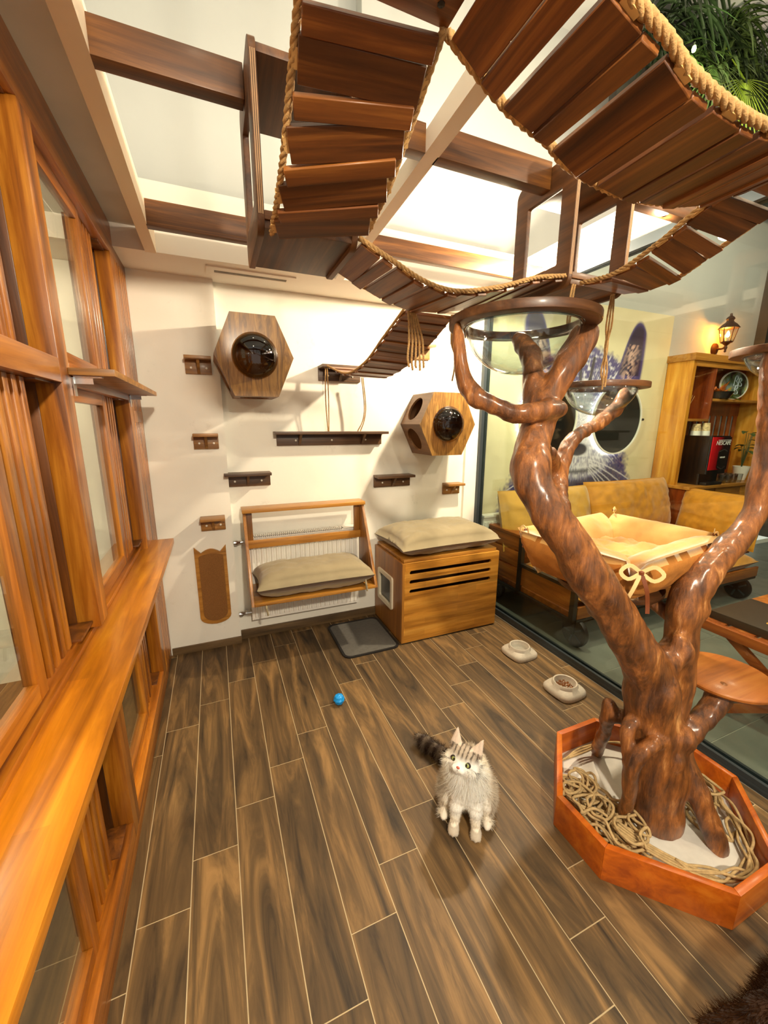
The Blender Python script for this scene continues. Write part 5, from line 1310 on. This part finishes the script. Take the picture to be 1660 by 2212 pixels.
def leafblade(mb, base, dirv, L, w, droop=.3, up=(0, 0, 1), n=6, fold=.15):
    base, d = Vector(base), Vector(dirv).normalized(); up = Vector(up); vs = []; fs = []
    for i in range(n + 1):
        u = i / n; p = base + d * L * u - Vector((0, 0, 1)) * droop * L * u * u; s_ = d.cross(up); s_ = s_.normalized() if s_.length > 1e-4 else Vector((1, 0, 0)); ww = w * math.sin(PI * min(1, .08 + .92 * u)) ** .8 if u < 1 else .0005
        vs += [p - s_ * ww / 2 + up * fold * ww, p, p + s_ * ww / 2 + up * fold * ww]
    for i in range(n): q = i * 3; fs += [(q, q + 1, q + 4, q + 3), (q + 1, q + 2, q + 5, q + 4)]
    mb.add(vs, fs)
mb = MB(); rg = random.Random(4)
for k in range(14):
    a = rg.uniform(0, 6.28); r = rg.uniform(.2, .7); h = rg.uniform(.14, .42); top = Vector((5.37 + .10 * r * math.cos(a), 2.55 + .07 * r * math.sin(a), 1.03 + h))
    mb.tube([(5.37, 2.55, 1.03), tuple(top)], .0025, 5); leafblade(mb, top, (math.cos(a), math.sin(a) - .3, .2), .09, .06, .5)
mb.build('foliage', M['leaf'], t)
t = thing('reed_diffuser', (4.345, 2.62, 1.56), 'reed diffuser with thin sticks on the cabinet shelf', 'diffuser')
MB().prism(rrect(4.325, 4.385, 2.59, 2.65, .008), 1.561, 1.62, 2).build('bottle', M['acrylic'], t, True)
MB().prism(rrect(4.332, 4.378, 2.597, 2.643, .008), 1.565, 1.60, 2).build('oil', plain('amber_oil', (190, 110, 40), .2), t)
MB().lathe([(.012, 0), (.012, .03), (.008, .032)], 14, (4.355, 2.62, 1.62)).build('collar', M['white'], t)
for k in range(6): MB().tube([(4.355, 2.62, 1.62), (4.355 + (-.05, -.02, .0, .025, .06, .075)[k], 2.62 - .01 * (k % 3), 1.79 - .01 * (k % 2))], .0016, 5).build('reed', M['wedge'], t)
bx('box', 4.305, 4.320, 2.575, 2.645, 1.561, 1.80, M['cream'], t)
t = thing('flower_bowl', (4.83, 2.62, 1.76), 'black bowl of orange dried flowers on the upper shelf', 'flower bowl')
MB().lathe([(0, 0), (.10, .005), (.135, .07), (.125, .07), (.09, .02), (0, .015)], 28, (4.83, 2.62, 1.761)).build('bowl', M['blackp'], t, True)
mb = MB()
for k in range(34):
    a = rg.uniform(0, 6.28); leafblade(mb, (4.83 + .03 * math.cos(a), 2.62 + .03 * math.sin(a), 1.80), (math.cos(a) * 1.0, math.sin(a) * .5 - .3, rg.uniform(.3, 1.6)), rg.uniform(.10, .20), .022, .2)
mb.build('petals', plain('orange_petal', (214, 112, 28), .6, var=.4, scale=30), t)
mb = MB()
for k in range(16): a = rg.uniform(0, 6.28); leafblade(mb, (4.96, 2.60, 1.765), (math.cos(a), -.5 + .4 * math.sin(a), rg.uniform(.1, 1.1)), rg.uniform(.08, .15), .035, .4)
mb.build('fern', M['leafl'], t)
t = thing('oval_sign', (5.17, 2.68, 1.76), 'oval painted glass sign with looping script on the upper shelf', 'sign')
ov = [(5.17 + .25 * math.cos(2 * PI * k / 48), 1.915 + .145 * math.sin(2 * PI * k / 48)) for k in range(48)]
ovi = [(5.17 + .238 * math.cos(2 * PI * k / 48), 1.915 + .134 * math.sin(2 * PI * k / 48)) for k in range(48)]
MB().ringprism(ov, ovi, 2.655, 2.668, 1).build('rim', M['white'], t)
def signmat():
    m, nt, b = new_mat('painted_oval'); tc = nt.nodes.new('ShaderNodeTexCoord'); n = nt.nodes.new('ShaderNodeTexNoise'); n.inputs['Scale'].default_value = 7; n.inputs['Detail'].default_value = 3; nt.links.new(tc.outputs['Object'], n.inputs['Vector'])
    cr = nt.nodes.new('ShaderNodeValToRGB'); e = cr.color_ramp.elements; e[0].position = .34; e[0].color = (*lin((40, 40, 34)), 1); e[1].position = .70; e[1].color = (*lin((230, 180, 40)), 1)
    for p, c in ((.44, (86, 110, 70)), (.52, (130, 150, 156)), (.60, (176, 190, 60))): k = e.new(p); k.color = (*lin(c), 1)
    nt.links.new(n.outputs['Fac'], cr.inputs[0]); nt.links.new(cr.outputs[0], b.inputs['Base Color']); b.inputs['Roughness'].default_value = .15; return m
MB().prism(ovi, 2.660, 2.664, 1).build('painted_face', signmat(), t)
mb = MB()
for q, (cx, cz, s_) in enumerate(((5.20, 1.96, 1.0), (5.27, 1.95, .8), (5.22, 1.87, .9))):
    mb.tube(smoothpath([(cx + s_ * x, 2.656, cz + s_ * z) for x, z in ((-.05, -.05), (-.035, .04), (-.005, .05), (.01, .02), (-.02, 0), (.02, -.02), (.015, -.05), (-.02, -.05))], 30), .004, 5)
mb.build('script', plain('pale_blue_script', (190, 206, 220), .4), t)

# ---- wall lantern
t = thing('wall_lantern', (4.86, 2.70, 2.2), 'lit coach-style wall lantern above the coffee cabinet', 'lamp')
M['iron'] = plain('bronze_iron', (62, 34, 18), .45, metal=.4)
lx, ly = 4.90, 2.66
MB().lathe([(0, 2.77), (.03, 2.772), (.055, 2.785), (.06, 2.80)], 20, (4.96, 0, 2.285), 1).build('wall_plate', M['iron'], t, True)
MB().tube(smoothpath([(4.96, 2.78, 2.285), (4.95, 2.73, 2.275), (lx + .01, 2.68, 2.275), (lx, ly, 2.30)], 14), .010, 8).build('arm', M['iron'], t, True)
MB().lathe([(0, 2.225), (.012, 2.235), (.008, 2.25), (.016, 2.27), (.010, 2.29), (.035, 2.315), (.05, 2.32), (.05, 2.33), (0, 2.33)], 16, (lx, ly, 0)).build('bottom_cup', M['iron'], t, True)
MB().lathe([(.092, 2.455), (.085, 2.465), (.06, 2.495), (.035, 2.515), (.028, 2.53), (.038, 2.545), (.03, 2.56), (.012, 2.575), (.010, 2.595), (0, 2.60)], 6, (lx, ly, 0)).build('roof', M['iron'], t)
for k in range(6):
    a = 2 * PI * k / 6; MB().tube([(lx + .05 * math.cos(a), ly + .05 * math.sin(a), 2.325), (lx + .078 * math.cos(a), ly + .078 * math.sin(a), 2.458)], .004, 6).build('bar', M['iron'], t)
MB().lathe([(.047, 2.33), (.074, 2.456)], 6, (lx, ly, 0), cap=False).build('pane', M['pane'], t)
MB().lathe([(0, 2.33), (.012, 2.335), (.012, 2.37), (0, 2.37)], 10, (lx, ly, 0)).build('candle_tube', M['cream'], t)
MB().lathe([(0, 2.37), (.014, 2.38), (.017, 2.395), (.010, 2.42), (0, 2.435)], 14, (lx, ly, 0)).build('bulb', plain('warm_bulb', (255, 200, 110), .4, emit=((255, 190, 90), 60.0)), t, True)
light('lantern_light', (lx, ly + .03, 2.41), 13, (255, 150, 40), .02)

# ---- folding coffee table with a boxed menu
t = thing('coffee_table', (2.58, .78, 0), 'reddish folding wooden coffee table behind the glass', 'table')
M['tbl'] = wood('teak', (120, 50, 16), (168, 82, 32), (196, 112, 54), 'Y', .4, across=20, coat=.25)
M['tblX'] = wood('teak_x', (120, 50, 16), (168, 82, 32), (196, 112, 54), 'X', .4, across=20, coat=.25)
for x in (2.29, 2.85): bx('side_rail', x, x + .035, .30, 1.17, .455, .505, M['tbl'], t, .004)
for i in range(7): bx('slat', 2.325, 2.85, .31 + i * .122, .415 + i * .122, .488, .505, M['tblX'], t, .003)
for x, s_ in ((2.34, 1), (2.375, -1), (2.78, 1), (2.815, -1)):
    y0, y1 = (.42, 1.04) if s_ > 0 else (1.04, .42); d = Vector((0, y1 - y0, .465)) / 2; n = Vector((0, -d.z, d.y)).normalized()
    MB().obox((x + .012, (y0 + y1) / 2, .232), (.012, 0, 0), d, n * .022).build('leg', M['tbl'], t, True, .002)
for y in (.42, 1.04): bx('foot_bar', 2.365, 2.80, y - .015, y + .015, .012, .042, M['tblX'], t, .003)
bx('hinge_bar', 2.355, 2.81, .715, .745, .222, .245, M['tblX'], t, .003)
t = thing('printed_box', (2.55, .86, .505), 'flat dark brown box with gold print on the coffee table', 'box')
bx('box', 2.345, 2.72, .62, 1.125, .506, .548, plain('dark_leather', (54, 38, 28), .5), t, .004)
M['gold'] = plain('gold_print', (232, 170, 60), .4)
MB().ringprism(rrect(2.43, 2.50, .86, .93, .008), rrect(2.436, 2.494, .866, .924, .006), .5482, .549, 2).build('emblem', M['gold'], t)
for k in range(16):
    a = 2 * PI * k / 16; MB().obox((2.60 + .055 * math.cos(a), .84 + .055 * math.sin(a), .5487), (.022 * math.cos(a), .022 * math.sin(a), 0), (-.003 * math.sin(a), .003 * math.cos(a), 0), (0, 0, .0004)).build('ray_print', M['gold'], t)
o = bx('magazine', 2.56, 2.83, 1.00, 1.16, .5062, .514, plain('glossy_cover', (206, 120, 54), .2, var=.5, scale=16), None); o.rotation_euler = (0, 0, 0)
tag(o, 'glossy orange magazine at the far side of the coffee table', 'magazine'); o.location = (.17, 0, 0)

# ---- greenery hung high in the cafe
t = thing('planting_shelf', (3.9, 2.5, 3.45), 'dark planting board hung high above the cafe', 'planter')
bx('board', 2.75, 6.6, 2.44, 2.50, 3.50, 4.29, plain('rock_dark', (44, 42, 36), .9, var=.6, scale=6, bump=.6, bscale=9), t)
bx('trough', 2.75, 6.6, 2.30, 2.44, 3.52, 3.60, M['black'], t)
rg = random.Random(12)
PK = [('hanging_fern', 'leafd'), ('hanging_fern', 'leaf')]
places = [(2.95, 2.36, 4.05), (3.15, 2.30, 3.85), (3.35, 2.32, 4.1), (3.55, 2.28, 3.9), (3.8, 2.30, 4.12), (4.05, 2.3, 3.95), (4.35, 2.3, 4.15), (4.7, 2.3, 4.05), (3.0, 2.2, 4.2), (3.6, 2.25, 4.2)]
words = ['leftmost', 'second from the left', 'third from the left', 'fourth from the left', 'middle', 'sixth from the left', 'seventh from the left', 'rightmost', 'top left', 'top middle']
for i, (x, y, z) in enumerate(places):
    mb = MB()
    for k in range(110):
        a = rg.uniform(0, 6.28); leafblade(mb, (x + rg.uniform(-.12, .12), y + rg.uniform(-.06, .06), z + rg.uniform(-.12, .12)), (math.cos(a), math.sin(a) * .7 - .35, rg.uniform(-.2, .9)), rg.uniform(.15, .34), rg.uniform(.012, .03), rg.uniform(.5, 1.3), n=5)
    tag(mb.build('hanging_fern', M[PK[i % 2][1]], None), words[i] + ' dark green fern on the high planting board', 'plant', 'ferns on the high planting board')
def fan(c, dirs, L, n, spread, mat, label):
    t = thing('palm_leaf', tuple(c), label, 'palm', 'bright palm fans on the planting board')
    c = Vector(c); d = Vector(dirs[0]).normalized(); s_ = Vector(dirs[1]).normalized()
    for k in range(n):
        a = (k / (n - 1) - .5) * spread; v = d * math.cos(a) + s_ * math.sin(a)
        mb = MB(); leafblade(mb, c + v * .02, v, L * (.8 + .2 * math.cos(a)), .012, .18, (-.5, -.7, .5), 5, .3); mb.build('leaflet', mat, t)
    MB().tube([c, c - d * .25 + Vector((0, .1, .02))], .005, 6).build('stem', mat, t)
fan((3.58, 2.12, 3.83), ((.30, -.1, -.95), (.95, -.1, .2)), .42, 22, 3.1, M['leafl'], 'bright yellow-green palm fan hanging above the bridge rope')
fan((3.28, 2.12, 3.84), ((-.1, -.1, -.95), (.95, -.1, .2)), .33, 18, 2.6, M['leaf'], 'smaller green palm fan left of the bright one')
t = thing('grow_lamp', (3.02, 2.15, 3.86), 'small bright lamp glowing among the ferns', 'lamp')  # added bulb and light standing in for a lens flare
MB().lathe([(0, -.016), (.010, -.013), (.013, 0), (.009, .015), (0, .017)], 14, (3.02, 2.12, 3.84)).build('bulb', plain('green_glow', (230, 255, 180), .4, emit=((215, 255, 140), 9.0)), t, True)
MB().tube([(3.02, 2.12, 3.87), (3.02, 2.3, 3.95)], .008, 6).build('stem', M['black'], t)
light('grow_light', (3.05, 1.98, 3.80), 3.0, (225, 255, 170), .03)
